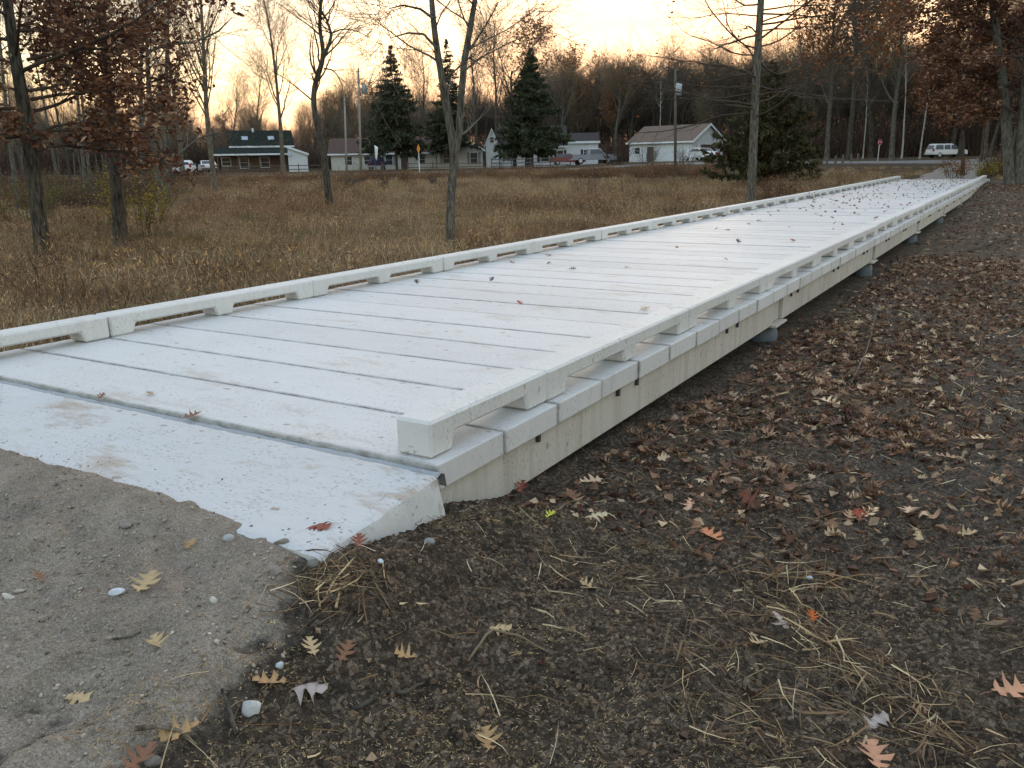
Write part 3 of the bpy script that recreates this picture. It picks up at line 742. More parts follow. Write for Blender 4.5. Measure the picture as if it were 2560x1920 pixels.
custom_tree('pin_oak', 'tall straight grey trunk with level bare boughs beyond the left kerb rail',
    [(1617, 520), (1622, 430), (1626, 340), (1632, 200), (1638, 90), (1644, 0), (1650, -140)], 34, [.185, .18, .165, .15, .135, .125, .06],
    [dict(n=44, tr=(.36, 1.0), ang=(1.42, .16), L=4.4, k=9, wob=.11, up=.018, rf=.30, flat=.8, shape=lambda t: 1.1 - .1 * t),
     dict(n=9, tr=(.2, 1.0), ang=(.75, .2), L=1.3, k=5, wob=.12, up=.0, rf=.55, rmin=.008, flat=.5), dict(n=4, tr=(.2, 1.0), ang=(.7, .25), L=.5, k=4, wob=.15, up=.0, rf=.5)],
    'bark grey', 'twigs dark', 35, foot=False, leaves=[(2, 260, .95, [(96, 62, 40), (130, 84, 50)], None)])
lv_ro = [dict(n=30, tr=(.30, 1.0), ang=(1.25, .2), L=4.6, k=8, wob=.09, up=.02, rf=.34, flat=.6, shape=lambda t: 1.15 - .3 * t), lv_oak[1], lv_oak[2]]
custom_tree('red_oak', 'large dark red oak with twin trunks standing right of the far end of the boardwalk',
    [(2184, 396), (2178, 330), (2172, 240), (2163, 150), (2150, 60), (2140, -40), (2130, -180)], 54, [.30, .27, .25, .23, .20, .16, .08],
    lv_ro, 'bark grey', 'twigs dark', 36, leaves=[(2, 24000, 1.4, RED, RW)],
    extra=[([(2200, 396), (2206, 300), (2212, 200), (2222, 60), (2236, -120)], [.26, .22, .19, .15, .08])])
custom_tree('young_oak', 'slim young oak in dark red leaf in front of the parked white van',
    [(2080, 376), (2080, 340), (2079, 290), (2080, 220), (2084, 160), (2086, 110)], 60, [.13, .11, .10, .08, .06, .03],
    [dict(n=18, tr=(.35, 1.0), ang=(1.15, .2), L=2.4, k=6, wob=.1, up=.03, rf=.38, flat=.5), dict(n=6, tr=(.2, 1.0), ang=(.75, .2), L=.9, k=4, wob=.12, up=.02, rf=.5), dict(n=4, tr=(.2, 1.0), ang=(.75, .25), L=.45, k=3, wob=.15, up=.02, rf=.5)],
    'bark dark', 'twigs dark', 37, leaves=[(2, 11000, 1.45, RED, RW)])
custom_tree('slender_tree', 'slender pale trunk rising straight behind the left oaks',
    [(361, 440), (360, 330), (358, 200), (362, 60), (366, -80)], 44, [.12, .105, .09, .075, .03], [dict(n=12, tr=(.35, 1.0), ang=(.7, .2), L=3.0, k=7, wob=.09, up=.05, rf=.42)] + lv_bare[1:], 'bark grey', 'twigs grey', 38)
custom_tree('arching_tree', 'slender tree with one long limb arching out over the field at left',
    [(346, 452), (342, 400), (334, 330), (322, 240), (318, 120), (316, 0), (314, -100)], 42, [.12, .11, .10, .09, .075, .06, .03], [dict(n=9, tr=(.4, 1.0), ang=(.8, .2), L=2.8, k=7, wob=.1, up=.05, rf=.42)] + lv_bare[1:], 'bark grey', 'twigs grey', 39,
    extra=[([(343, 412), (362, 370), (390, 330), (430, 298), (470, 285), (500, 290)], [.075, .07, .06, .045, .03, .012]), ([(320, 112), (360, 96), (420, 92), (470, 70), (500, 40)], [.07, .065, .055, .04, .015])])
custom_tree('leaning_tree', 'tall thin bare tree with rising boughs leaning left of the dark green roof',
    [(468, 420), (460, 370), (452, 300), (446, 240), (442, 150), (436, 40), (432, -60)], 62, [.19, .175, .165, .15, .12, .09, .04], [dict(n=34, tr=(.36, 1.0), ang=(.6, .15), L=5.0, k=8, wob=.07, up=.07, rf=.42), dict(n=9, tr=(.25, 1.0), ang=(.6, .25), L=1.7, k=5, wob=.14, up=.05, rf=.5, rmin=.012), dict(n=5, tr=(.25, 1.0), ang=(.7, .25), L=.8, k=4, wob=.15, up=.03, rf=.5, rmin=.009)], 'bark tan', 'twigs tan', 40)

# named background trees: prototype, place in view, distance, height, label
BG = [
 ('asc2', 612, 104, 21.5, 'broad tan bare tree in front of the dark green roof'),
 ('asc1', 545, 150, 17, 'pale bare tree rising behind the dark green roof'),
 ('spread1', 1112, 114, 20, 'dark spreading bare tree in front of the white gabled house'),
 ('asc3', 1030, 150, 23, 'tall bare tree behind the middle spruce'),
 ('asc1', 1075, 158, 25, 'tall golden bare tree behind the white gabled house'),
 ('rust2', 1155, 165, 24, 'tall bare tree keeping amber leaves behind the right-hand spruce'),
 ('spread2', 1330, 140, 19, 'wide round-headed bare oak behind the white wing'),
 ('rust1', 1248, 150, 14, 'small tree in dull red leaf beside the white wing'),
 ('asc3', 915, 140, 19, 'bare tree between the left and middle spruces'),
 ('asc2', 760, 190, 19, 'slim bare tree far behind the utility poles'),
 ('pole2', 1425, 135, 15, 'thin pale trunk behind the brown roofed garage'),
 ('pole2', 1862, 112, 11, 'thin white crooked trunk left of the stop sign'),
 ('pole2', 1946, 108, 15, 'pale trunk rising left of the white van'),
 ('pole2', 1985, 106, 14, 'pale leaning trunk behind the white van'),
 ('asc3', 1832, 104, 23, 'tall dark trunk with forked crown behind the stop sign'),
 ('rust2', 1785, 110, 22, 'tall tree with scattered russet leaves behind the cedar'),
 ('rust1', 1880, 118, 23, 'russet leaved tree at the edge of the wood by the road'),
 ('rust2', 1925, 96, 20, 'thin tree with orange leaves left of the parked van'),
 ('spread1', 1720, 120, 20, 'dark bare tree rising behind the cedar'),
 ('asc3', 2050, 112, 19, 'dark bare tree standing over the parked van'),
 ('pole3', 2068, 100, 16, 'thick dark trunk hiding the bonnet of the parked van'),
 ('asc1', 300, 70, 17, 'pale bare tree behind the two left oaks'),
 ('pole1', 178, 52, 14, 'slim grey trunk between the two left oaks'),
 ('pole1', 190, 60, 15, 'paler slim trunk between the two left oaks'),
 ('pole1', 25, 46, 14, 'grey trunk at the left margin behind the leaning oak'),
 ('pole3', 75, 55, 14, 'dark trunk just behind the leaning oak'),
 ('asc2', 395, 92, 19, 'bare tree above the parked white car'),
 ('asc1', 500, 165, 16, 'bare tree left of the dark green roof far behind'),
 ('spread2', 1555, 150, 19, 'bare tree behind the gable of the brown roofed garage'),
 ('spread1', 1480, 165, 19, 'dark bare tree above the brown roofed garage'),
 ('asc2', 2120, 95, 18, 'bare tree behind the dark red oak'),
 ('pole1', 1390, 150, 16, 'grey trunk above the left end of the brown garage roof'),
 ('pole1', 335, 60, 16, 'straight grey pole-like trunk behind the arching tree'),
 ('pole1', 120, 75, 15, 'far grey trunk seen between the oak leaves'),
]
for (pr, px, d_, h_, lb) in BG: place_tree(pr, px, d_, h_, lb)

# ------------------------------------------------------------------ evergreens
def conifer(seed, h, rad, droop=.25, cols=((70, 76, 58), (54, 62, 48), (88, 90, 66)), nb=230, full=1.0, base=.03, tw=1.0):
    rg = np.random.default_rng(seed)
    tz = np.linspace(-.2, h, 12); P0 = np.stack([0 * tz, 0 * tz, tz], 1)[None]; R0 = (h * .012 * (1 - np.linspace(0, .95, 12)))[None]
    t = np.sort(rg.random(nb)) ** .85 * (1 - base) + base; t = np.clip(t, 0, .995)
    az = rg.uniform(0, 2 * math.pi, nb); ln = rad * 1.25 * (1 - t) * rg.uniform(.6, 1.25, nb) * full + .10
    d = np.stack([np.cos(az), np.sin(az), -.05 + .35 * t], 1); k = 6; u = np.linspace(0, 1, k)
    P = np.stack([0 * t, 0 * t, t * h], 1)[:, None] + d[:, None] * (ln[:, None] * u[None])[:, :, None]
    P[:, :, 2] += ln[:, None] * (-droop * u ** 1.5 * 1.4 + .16 * u ** 3)[None]
    Rb = (.006 + .012 * ln)[:, None] * np.linspace(1, .3, k)[None]
    L2 = grow(P, Rb, 12, (.15, 1.0), (.9, .2), .16 * rad, rg, 4, .1, -.05, .5, .003, shape=lambda t: 1.15 - .5 * t, flat=.6)
    fac = np.clip(ln / rad * 1.35, .12, 1.0); f2 = np.repeat(fac, 12); L2 = (L2[0][:, :1] + (L2[0] - L2[0][:, :1]) * f2[:, None, None], L2[1])
    t_ = MB(); t_.tubes(P0, R0, 7); t_.tubes(P, Rb, 3)
    c_ = MB(); tri = []
    n = int(38000 * full)
    for src, m, ff in ((L2, int(n * .8), f2), ((P, Rb), int(n * .2), fac)):
        pi = rg.choice(len(src[0]), m, p=(ff + .12) / (ff + .12).sum()); tt = rg.random(m) ** .7
        p, T, _ = interp_poly(src[0], src[1], pi, tt)
        dd = nrm(T * .7 + rg.normal(0, .55, (m, 3)) + np.array([0, 0, -.15])); sz = rad * .115 * tw * rg.uniform(.5, 1.3, (m, 1)) * (.35 + .65 * ff[pi])[:, None]
        sd_ = nrm(np.cross(dd, rg.normal(size=(m, 3)))) * sz * .18
        V = np.stack([p - sd_, p + sd_, p + dd * sz], 1).reshape(-1, 3)
        c_.add(V, np.arange(m * 3).reshape(-1, 3), np.repeat(pal(rg, m, cols), 3, 0))
    return t_.mesh('trunk', MT['bark dark'], True), c_.mesh('crown', MT['needle mat'])
for (sd_, px, dist, topy, wpx, lb) in ((51, 857, 112, 98, 105, 'dense spruce standing right beside the utility poles'),
                                       (52, 974, 118, 84, 95, 'taller thinner spruce behind the forked tree'),
                                       (53, 1150, 112, 104, 125, 'spruce in front of the white gabled house')):
    p = at(px, 360, dist); z = Hs(p[0], p[1]); h = at(px, topy, dist)[2] - z; rad = wpx * D / 2101 * dist * .62
    o = thing('spruce_tree', lb, 'tree', (p[0], p[1], z)); tm, cmh = conifer(sd_, h, rad, full=1.0 if sd_ != 52 else .85, base=.16)
    link('trunk', tm, o); link('crown', cmh, o)
p = at(1655, 400, 52); z = Hs(p[0], p[1])
o = thing('cedar_tree', 'dark bushy red cedar behind the tall straight trunk', 'tree', (p[0], p[1], z))
tm, cmh = conifer(54, 6.9, 2.9, droop=.05, cols=((68, 70, 47), (82, 77, 52), (54, 58, 40), (100, 85, 58)), nb=125, full=1.05, base=.05, tw=.9)
link('trunk', tm, o); link('crown', cmh, o)

# ------------------------------------------------------------------ the wood beyond: one mass, instanced on points
def instancer(name, pts, rot, scl, objs, pick, label):
    me = bpy.data.meshes.new(name); me.vertices.add(len(pts)); me.vertices.foreach_set('co', np.asarray(pts, np.float32).ravel())
    for nm, ty, arr in (('rot', 'FLOAT_VECTOR', rot), ('scl', 'FLOAT', scl), ('pick', 'INT', pick)):
        a = me.attributes.new(nm, ty, 'POINT'); a.data.foreach_set('vector' if ty == 'FLOAT_VECTOR' else 'value', np.asarray(arr, np.int32 if ty == 'INT' else np.float32).ravel())
    o = link(name, me); kind(o, 'stuff', label)
    ng = bpy.data.node_groups.new(name, 'GeometryNodeTree')
    ng.interface.new_socket('Geometry', in_out='INPUT', socket_type='NodeSocketGeometry'); ng.interface.new_socket('Geometry', in_out='OUTPUT', socket_type='NodeSocketGeometry')
    N = ng.nodes; gi = N.new('NodeGroupInput'); go = N.new('NodeGroupOutput')
    join = N.new('GeometryNodeJoinGeometry')
    def attr(nm, ty):
        n = N.new('GeometryNodeInputNamedAttribute'); n.data_type = ty; n.inputs['Name'].default_value = nm
        return [s for s in n.outputs if s.enabled and s.name == 'Attribute'][0]
    for i, me_ in enumerate(objs):
        src = bpy.data.objects.new(name + '_source', me_)
        oi = N.new('GeometryNodeObjectInfo'); oi.inputs['Object'].default_value = src; oi.inputs['As Instance'].default_value = True
        cmp_ = N.new('FunctionNodeCompare'); cmp_.data_type = 'INT'; cmp_.operation = 'EQUAL'
        ng.links.new(attr('pick', 'INT'), [s for s in cmp_.inputs if s.enabled and s.type == 'INT'][0]); [s for s in cmp_.inputs if s.enabled and s.type == 'INT'][1].default_value = i
        ip = N.new('GeometryNodeInstanceOnPoints')
        ng.links.new(gi.outputs[0], ip.inputs['Points']); ng.links.new(cmp_.outputs[0], ip.inputs['Selection'])
        ng.links.new(oi.outputs['Geometry'], ip.inputs['Instance'])
        ng.links.new(attr('rot', 'FLOAT_VECTOR'), ip.inputs['Rotation']); ng.links.new(attr('scl', 'FLOAT'), ip.inputs['Scale'])
        ng.links.new(ip.outputs[0], join.inputs[0])
    ng.links.new(join.outputs[0], go.inputs[0])
    md = o.modifiers.new('scatter', 'NODES'); md.node_group = ng
    return o
def joined(pr):
    """trunk and crown of a prototype as one mesh, for the mass"""
    bm = bmesh.new(); mats = []
    for part in ('trunk', 'crown', 'foliage'):
        me = pr[part]
        if me is None: continue
        n0 = len(bm.faces); bm.from_mesh(me); bm.faces.ensure_lookup_table()
        for f in bm.faces[n0:]: f.material_index = len(mats)
        mats.append(me.materials[0])
    out = bpy.data.meshes.new('wood_tree'); bm.to_mesh(out); bm.free()
    for m in mats: out.materials.append(m)
    return out
rg = np.random.default_rng(77)
WM = [joined(PROTO[k]) for k in ('spread1', 'asc1', 'asc3', 'pole1', 'pole3', 'spread2', 'rust2')]
pts = []; pk = []; sc = []
def wood(n, px0, px1, d0, d1, h0, h1, w):
    for _ in range(n):
        px = rg.uniform(px0, px1); d_ = rg.uniform(d0, d1); p = at(px, 360, d_)
        pts.append((p[0], p[1], Hs(p[0], p[1]) - .1)); pk.append(rg.choice(7, p=np.array(w) / sum(w))); sc.append(rg.uniform(h0, h1) / 16)
wood(330, -350, 760, 145, 230, 6, 10.5, [3, 2, 2, 1, 1, 3, .6])
wood(55, -350, 420, 80, 150, 7, 12, [2, 3, 3, 1, 1, 2, .2])
wood(280, 700, 1320, 160, 240, 9, 16, [3, 2, 3, 1, 2, 3, .8])
wood(430, 1180, 1800, 142, 220, 9, 19, [4, 2, 3, 1, 2, 4, 1])
wood(430, 1700, 2550, 126, 200, 8, 17.5, [4, 2, 3, 1, 2, 4, 1.5])
wood(40, 2110, 2700, 70, 120, 10, 16, [2, 2, 3, 2, 4, 2, 2])
n = len(pts)
instancer('woods', pts, np.stack([np.zeros(n), np.zeros(n), rg.uniform(0, 6.28, n)], 1), sc, WM, pk, 'bare brown late autumn wood closing the view behind the houses')
# ------------------------------------------------------------------ houses beyond the road
def m_siding(name, c, pitch=.14):
    b = NB(name); sp = b.n('SeparateXYZ', {0: b.n('TexCoord').outputs['Object']}).outputs[2]
    w = b.math('FRACT', b.math('DIVIDE', sp, pitch))
    cc = b.mix(b.ramp(b.noise(b.pos(obj=True), 1.5, 4), (.3, 0.0), (.7, 1.0)), tuple(x * .9 for x in c[:3]) + (1,), c)
    MT[name] = b.out(cc, .7, b.bump(w, .6, .02), .3)
m_siding('white siding', (.70, .72, .74, 1)); m_siding('cream siding', (.62, .60, .53, 1)); m_siding('brown siding', (.16, .10, .075, 1)); m_siding('grey siding', (.58, .58, .57, 1))
m_plain('trim white', (.74, .75, .76, 1), .6, .3, .05, 2, 0)
m_plain('dark glass', (.035, .04, .05, 1), .12, .6, .2, 2, 0)
m_plain('sky glass', (.30, .34, .38, 1), .15, .6, .2, 2, 0)
m_plain('shutter dark', (.035, .04, .05, 1), .6, .3, .1, 4, 0)
m_plain('shutter grey', (.22, .26, .28, 1), .6, .3, .1, 4, 0)
m_plain('garage door brown', (.085, .06, .05, 1), .7, .3, .15, 3, .1)
m_plain('timber', (.12, .10, .08, 1), .85, .2, .25, 6, .3)
m_plain('pole wood', (.30, .27, .24, 1), .85, .2, .2, 4, .3)
m_plain('metal grey', (.35, .38, .42, 1), .45, .5, .1, 4, 0)
def m_roof(name, c):
    b = NB(name); p = b.pos(obj=True)
    br = b.n('TexBrick', {'Vector': b.pos((1, 1.0, 1), True), 'Scale': 2.2, 'Color1': tuple(x * .8 for x in c[:3]) + (1,), 'Color2': tuple(x * 1.2 for x in c[:3]) + (1,), 'Mortar': tuple(x * .6 for x in c[:3]) + (1,)}).outputs[0]
    MT[name] = b.out(b.mix(.5, br, b.mix(b.noise(p, 3, 4), tuple(x * .8 for x in c[:3]) + (1,), tuple(x * 1.25 for x in c[:3]) + (1,))), .95, None, .06)
m_roof('roof green', (.022, .026, .022, 1)); m_roof('roof dark', (.06, .052, .05, 1)); m_roof('roof brown', (.17, .125, .10, 1)); m_roof('roof red', (.10, .065, .055, 1))

def house(name, label, px, dist, turn=0.0, dzb=0.0):
    """Empty at the middle of the front; local x = right in view, y = away"""
    p = at(px, 360, dist); z = Hs(p[0], p[1]) + dzb
    az = math.atan2(p[0] - CAM[0], p[1] - CAM[1])
    return thing(name, label, 'house', (p[0], p[1], z), -az + turn), D / 2101.55 * dist
def walls(o, x0, x1, y0, y1, h, mat, name='wall', z0=-.6): return MB().box(x0, x1, y0, y1, z0, h).obj(name, MT[mat], o)
def gable_x(o, x0, x1, y0, y1, h, rise, roof, wall, over=.3, th=.14, trim='trim white'):
    """ridge runs along x; gable ends at x0 and x1"""
    ym = (y0 + y1) / 2
    mb = MB()
    for s, ya in ((-1, y0), (1, y1)):
        d = (ya - ym); ye = ya + s * over; sl = rise / abs(d); ze = h - over * sl
        prof = [(ym, h + rise), (ye, ze), (ye, ze + th), (ym, h + rise + th)] if s < 0 else [(ym, h + rise + .001), (ym, h + rise + th), (ye, ze + th), (ye, ze)]
        mb.prism(prof, 'x', x0 - over, x1 + over)
    r = mb.obj('roof', MT[roof], o)
    MB().prism([(y0, h), (y1, h), (ym, h + rise - .02)], 'x', x0 + .01, x1 - .01).obj('gable', MT[wall], o)
    f = MB().box(x0 - over - .02, x1 + over + .02, y0 - over - .06, y0 - over - .005, h - over * rise / abs(y0 - ym) - .12, h - over * rise / abs(y0 - ym) + .10).obj('gutter', MT[trim], o)
    return r
def gable_y(o, x0, x1, y0, y1, h, rise, roof, wall, over=.3, th=.14, trim='trim white', front=None):
    """ridge runs away from the viewer; gable faces the viewer"""
    xm = (x0 + x1) / 2; mb = MB()
    for s, xa in ((-1, x0), (1, x1)):
        sl = rise / abs(xa - xm); xe = xa + s * over; ze = h - over * sl
        prof = [(xm, h + rise), (xm, h + rise + th), (xe, ze + th), (xe, ze)] if s < 0 else [(xm, h + rise + .001), (xe, ze), (xe, ze + th), (xm, h + rise + th)]
        mb.prism(prof, 'y', y0 - over, y1 + over)
    r = mb.obj('roof', MT[roof], o)
    MB().prism([(x0, h), (x1, h), (xm, h + rise - .02)], 'y', y0 + .01, y1 - .01).obj('gable', MT[front or wall], o)
    for s, xa in ((-1, x0), (1, x1)):
        sl = rise / abs(xa - xm); xe = xa + s * over; ze = h - over * sl; w = .12
        prof = [(xm, h + rise - w), (xm, h + rise + th + .01), (xe, ze + th + .01), (xe, ze - w)]
        MB().prism(prof if s < 0 else prof[::-1], 'y', y0 - over - .06, y0 - over - .004).obj('barge_board', MT[trim], o)
    return r
def window(o, x, z, w, h, y0, shut=None, sw=.35, glass='dark glass'):
    f = MB().box(x - w / 2 - .08, x + w / 2 + .08, y0 - .06, y0 - .003, z - h / 2 - .08, z + h / 2 + .08).obj('window', MT['trim white'], o)
    for s in (-1, 1):
        MB().box(x - w / 2, x + w / 2, y0 - .075, y0 - .062, z + (.02 if s > 0 else -h / 2), z + (h / 2 if s > 0 else -.02)).obj('pane', MT[glass], f)
    if shut:
        for s in (-1, 1):
            xa = x + s * (w / 2 + .1 + sw / 2); MB().box(xa - sw / 2, xa + sw / 2, y0 - .05, y0 - .004, z - h / 2 - .05, z + h / 2 + .05).obj('shutter', MT[shut], f)
def door(o, x, w, h, y0, mat='shutter dark', trim=True):
    d = MB().box(x - w / 2, x + w / 2, y0 - .07, y0 - .003, 0, h).obj('door', MT[mat], o)
    if trim:
        mb = MB()
        for a, b_, c_, e_ in ((x - w / 2 - .1, x - w / 2, 0, h + .1), (x + w / 2, x + w / 2 + .1, 0, h + .1), (x - w / 2, x + w / 2, h, h + .1)): mb.box(a, b_, y0 - .09, y0 - .072, c_, e_)
        mb.obj('door_frame', MT['trim white'], d)
    MB().box(x + w / 2 - .15, x + w / 2 - .09, y0 - .12, y0 - .072, h * .45, h * .45 + .06).obj('handle', MT['metal grey'], d)

# dark green roofed house with a porch
o, u = house('green_roof_house', 'low house with dark green roof, two skylights and a deep porch', 560, 126, .05)
x0, x1 = -85 * u, 70 * u                     # 475..630 in view
walls(o, x0 + 1.0, x1, 0, 7, 2.5, 'brown siding')
mb = MB(); mb.prism([(-2.2, 2.32), (-2.2, 2.46), (.6, 3.35), (.6, 3.2)], 'x', x0, x1 + .4); mb.obj('porch_roof', MT['roof green'], o)
MB().box(x0 - .03, x1 + .43, -2.27, -2.21, 2.2, 2.42).obj('gutter', MT['trim white'], o)
walls(o, x0 + 2.7, x1 - .2, .65, 6.2, 3.62, 'cream siding', 'upper_wall', 2.4)
gable_x(o, x0 + 2.5, x1 - .2, .65, 6.2, 3.62, 1.9, 'roof green', 'brown siding', .35)
for xx in (-22, 29):
    r = math.atan2(1.9, 2.775); mb = MB(); mb.box(-.42, .42, -.03, .03, -.42, .42); s_ = mb.obj('skylight', MT['sky glass'], o)
    s_.location = (xx * u, 1.75, 3.62 + (1.75 - .65) * 1.9 / 2.775 + .19); s_.rotation_euler = (-(math.pi / 2 - r), 0, 0)
mb = MB(); mb.tubes(np.array([(-4 * u, 3.2, 5.2), (-4 * u, 3.2, 5.95)]), np.array([.14, .14]), 10, cap=True); mb.obj('vent_pipe', MT['trim white'], o)
for xx in (-78, -40, 0, 40, 68): MB().box(xx * u - .06, xx * u + .06, -2.1, -1.98, -.5, 2.33).obj('porch_post', MT['timber'], o)
window(o, -62 * u, 1.4, 1.1, 1.0, 0); window(o, -28 * u, 1.25, 1.1, 1.4, 0, None); window(o, 12 * u, 1.25, 1.1, 1.3, 0)
o, u = house('white_shed', 'white weatherboard shed with a single pitched roof beside the dark green roof', 645, 120, 0)
o['category'] = 'shed'
MB().prism([(-19 * u, -.6), (19 * u, -.6), (19 * u, 2.3), (-19 * u, 3.2)], 'y', 0, 4).obj('wall', MT['white siding'], o)
mb = MB(); mb.prism([(-22 * u, 3.30), (-22 * u, 3.42), (22 * u, 2.36), (22 * u, 2.24)], 'y', -.25, 4.2); mb.obj('roof', MT['roof green'], o)
mb = MB(); mb.prism([(-22 * u, 3.15), (-22 * u, 3.43), (22 * u, 2.37), (22 * u, 2.09)], 'y', -.31, -.255); mb.obj('barge_board', MT['trim white'], o)
mb = MB(); mb.tubes(np.array([(-17 * u, -.02, 2.2), (-17 * u, -.22, 2.3)]), np.array([.04, .26]), 12, cap=True); mb.obj('satellite_dish', MT['metal grey'], o)

# long low cream house
o, u = house('cream_house', 'long low cream house with a gabled wing half hidden by spruces', 880, 122, -.02)
x0, x1 = -155 * u, 60 * u                    # 725..940
walls(o, x0, x1, 0, 7.5, 2.35, 'cream siding'); gable_x(o, x0, x1, 0, 7.5, 2.35, 1.9, 'roof red', 'cream siding', .4)
walls(o, 62 * u, 155 * u, -2.2, 6.5, 2.45, 'cream siding', 'wing_wall'); gable_y(o, 62 * u, 155 * u, -2.2, 6.5, 2.45, 1.55, 'roof red', 'cream siding', .35)
window(o, -37 * u, 1.3, .95, 1.3, 0, 'shutter grey'); door(o, -5 * u, 1.05, 2.0, 0, 'garage door brown'); window(o, 30 * u, 1.3, .9, 1.2, 0)
window(o, 81 * u, 1.35, .85, 1.35, -2.2, 'shutter grey'); window(o, 137 * u, 1.3, .95, 1.5, -2.2, 'shutter grey')
for s in (-14, 6): MB().box(s * u - .07, s * u + .07, -.14, -.004, 1.55, 1.85).obj('wall_lamp', MT['shutter dark'], o)
window(o, -120 * u, 1.3, 1.0, 1.1, 0); window(o, -80 * u, 1.3, 1.0, 1.1, 0)

# white gabled house
o, u = house('white_house', 'white house with a steep narrow front gable and dark shutters', 1165, 122, .02)
walls(o, -82 * u, 55 * u, 0, 7, 2.9, 'white siding'); gable_x(o, -82 * u, 55 * u, 0, 7, 2.9, 2.6, 'roof dark', 'white siding', .3)
walls(o, -110 * u, -84 * u, -1.6, 3.0, 3.2, 'white siding', 'porch_wall'); gable_y(o, -110 * u, -84 * u, -1.6, 3.0, 3.2, 1.9, 'roof dark', 'white siding', .22)
window(o, -97 * u, 3.7, .5, .7, -1.6)
window(o, -62 * u, 1.55, 1.0, 1.3, 0, 'shutter dark'); door(o, -22 * u, 1.1, 2.1, 0); window(o, 12 * u, 1.5, 1.1, 1.5, 0, 'shutter dark', .45); window(o, 44 * u, 1.5, .8, 1.3, 0, 'shutter dark')
mb = MB(); mb.tubes(np.array([(-30 * u, 3, 5.2), (-30 * u, 3, 6.9)]), np.array([.16, .16]), 10, cap=True); mb.obj('vent_pipe', MT['trim white'], o)
o, u = house('white_wing', 'plain white box wing with small dark shuttered window right of the gabled house', 1247, 128, .0)
walls(o, -44 * u, 43 * u, 0, 6, 3.15, 'white siding'); mb = MB(); mb.prism([(-.3, 3.10), (-.3, 3.28), (3.2, 4.6), (6.3, 3.28), (6.3, 3.10)], 'x', -46 * u, 46 * u); mb.obj('roof', MT['roof dark'], o)
MB().box(-47 * u, 47 * u, -.37, -.305, 3.02, 3.32).obj('gutter', MT['trim white'], o)
window(o, 24 * u, 1.75, 1.5, .7, 0, 'shutter dark')
# brown roofed garage
o, u = house('brown_roof_garage', 'white garage with brown shingle roof, gable end and brown door', 1440, 122, -.55)
o['category'] = 'garage'
walls(o, -6.2, 3.9, 0, 8.5, 2.7, 'white siding')
mb = MB()
gable_y_front = None
# ridge runs along x, the gable end is the right side
ym = 4.25
gable_x(o, -6.2, 3.9, 0, 8.5, 2.7, 2.1, 'roof brown', 'white siding', .35)
MB().box(3.905, 3.97, 2.3, 6.3, -.4, 2.15).obj('garage_door', MT['garage door brown'], o)
for s, ya in ((-1, 0), (1, 8.5)):
    prof = [(ym, 4.8 - .14), (ym, 4.96), (ya + s * .35, 2.7 - .35 * 2.1 / 4.25 + .16), (ya + s * .35, 2.7 - .35 * 2.1 / 4.25 - .14)]
    MB().prism(prof, 'x', 4.255, 4.31).obj('barge_board', MT['trim white'], o)
window(o, -4.8, 1.5, .8, .8, 0); MB().box(-3.2, -2.2, -.06, -.003, -.3, 2.0).obj('door', MT['garage door brown'], o)

# ------------------------------------------------------------------ utility poles and wires
def pole(px, basey, topy, dist, r, label, box=None, wood='pole wood', lean=0):
    p = at(px, 360, dist); z = Hs(p[0], p[1]); top = at(px + lean, topy, dist)
    o = thing('utility_pole', label, 'utility pole', (p[0], p[1], z))
    t_ = np.array(top) - np.array([p[0], p[1], z])
    mb = MB(); mb.tubes(np.array([(0, 0, -.3), tuple(t_ * .5), tuple(t_)]), np.array([r, r * .85, r * .7]), 10, cap=True); mb.obj('mast', MT[wood], o, smooth=True)
    if box:
        q = at(box[0], box[1], dist) - np.array([p[0], p[1], z])
        mb = MB(); mb.tubes(np.array([q + (0, 0, -.55), q + (0, 0, -.5), q + (0, 0, .45), q + (0, 0, .55)]), np.array([.22, .3, .3, .2]), 14, cap=True); t = mb.obj('transformer', MT['metal grey'], o, smooth=True)
        mb = MB(); mb.tubes(np.array([q + (0, 0, .1), t_ * ((q[2]) / t_[2])]), np.array([.04, .04]), 5); mb.obj('bracket', MT['clip'], t)
        for a in (-.12, .12):
            mb = MB(); mb.tubes(np.array([q + (a, 0, .54), q + (a, 0, .85)]), np.array([.035, .03]), 6, cap=True); mb.obj('bushing', MT['clip'], t)
    mb = MB(); mb.tubes(np.array([t_ * .975 + R_ * (-.35), t_ * .975 + R_ * .35]), np.array([.045, .045]), 6, cap=True); mb.obj('crossarm', MT['clip'], o)
    return np.array([p[0], p[1], z]) + t_
w1 = pole(748, 345, 208, 104, .13, 'shorter grey pole left of the transformer pole', None, lean=-4)
w2 = pole(779, 345, 148, 106, .16, 'tall pale utility pole carrying a transformer beside the spruce', (787, 193), lean=-5)
w3 = pole(1459, 345, 148, 84, .14, 'dark utility pole with transformer in front of the brown roofed garage', (1466, 193), 'timber', 0)
MT['wire'] = m_plain('wire', (.03, .03, .03, 1), .6, .3, .1, 2, 0)
def wire(a, b_, sag, label, r=.014):
    t = np.linspace(0, 1, 26)[:, None]; P = a * (1 - t) + b_ * t; P[:, 2] -= (sag * 4 * t * (1 - t))[:, 0]
    mb = MB(); mb.tubes(P, np.full(26, r), 4); tag(mb.obj('power_line', MT['wire']), label, 'power line')
wire(w2, w3, 1.4, 'upper power line sagging between the two transformer poles')
wire(w2 - np.array([0, 0, 3.2]), w3 - np.array([0, 0, 3.2]), 1.5, 'lower cable slung between the two transformer poles', .018)
wire(w2, at(-200, 120, 108), 1.5, 'power line running left from the tall pale pole')
wire(w3, at(2500, 60, 90), 1.5, 'power line running right from the dark pole')

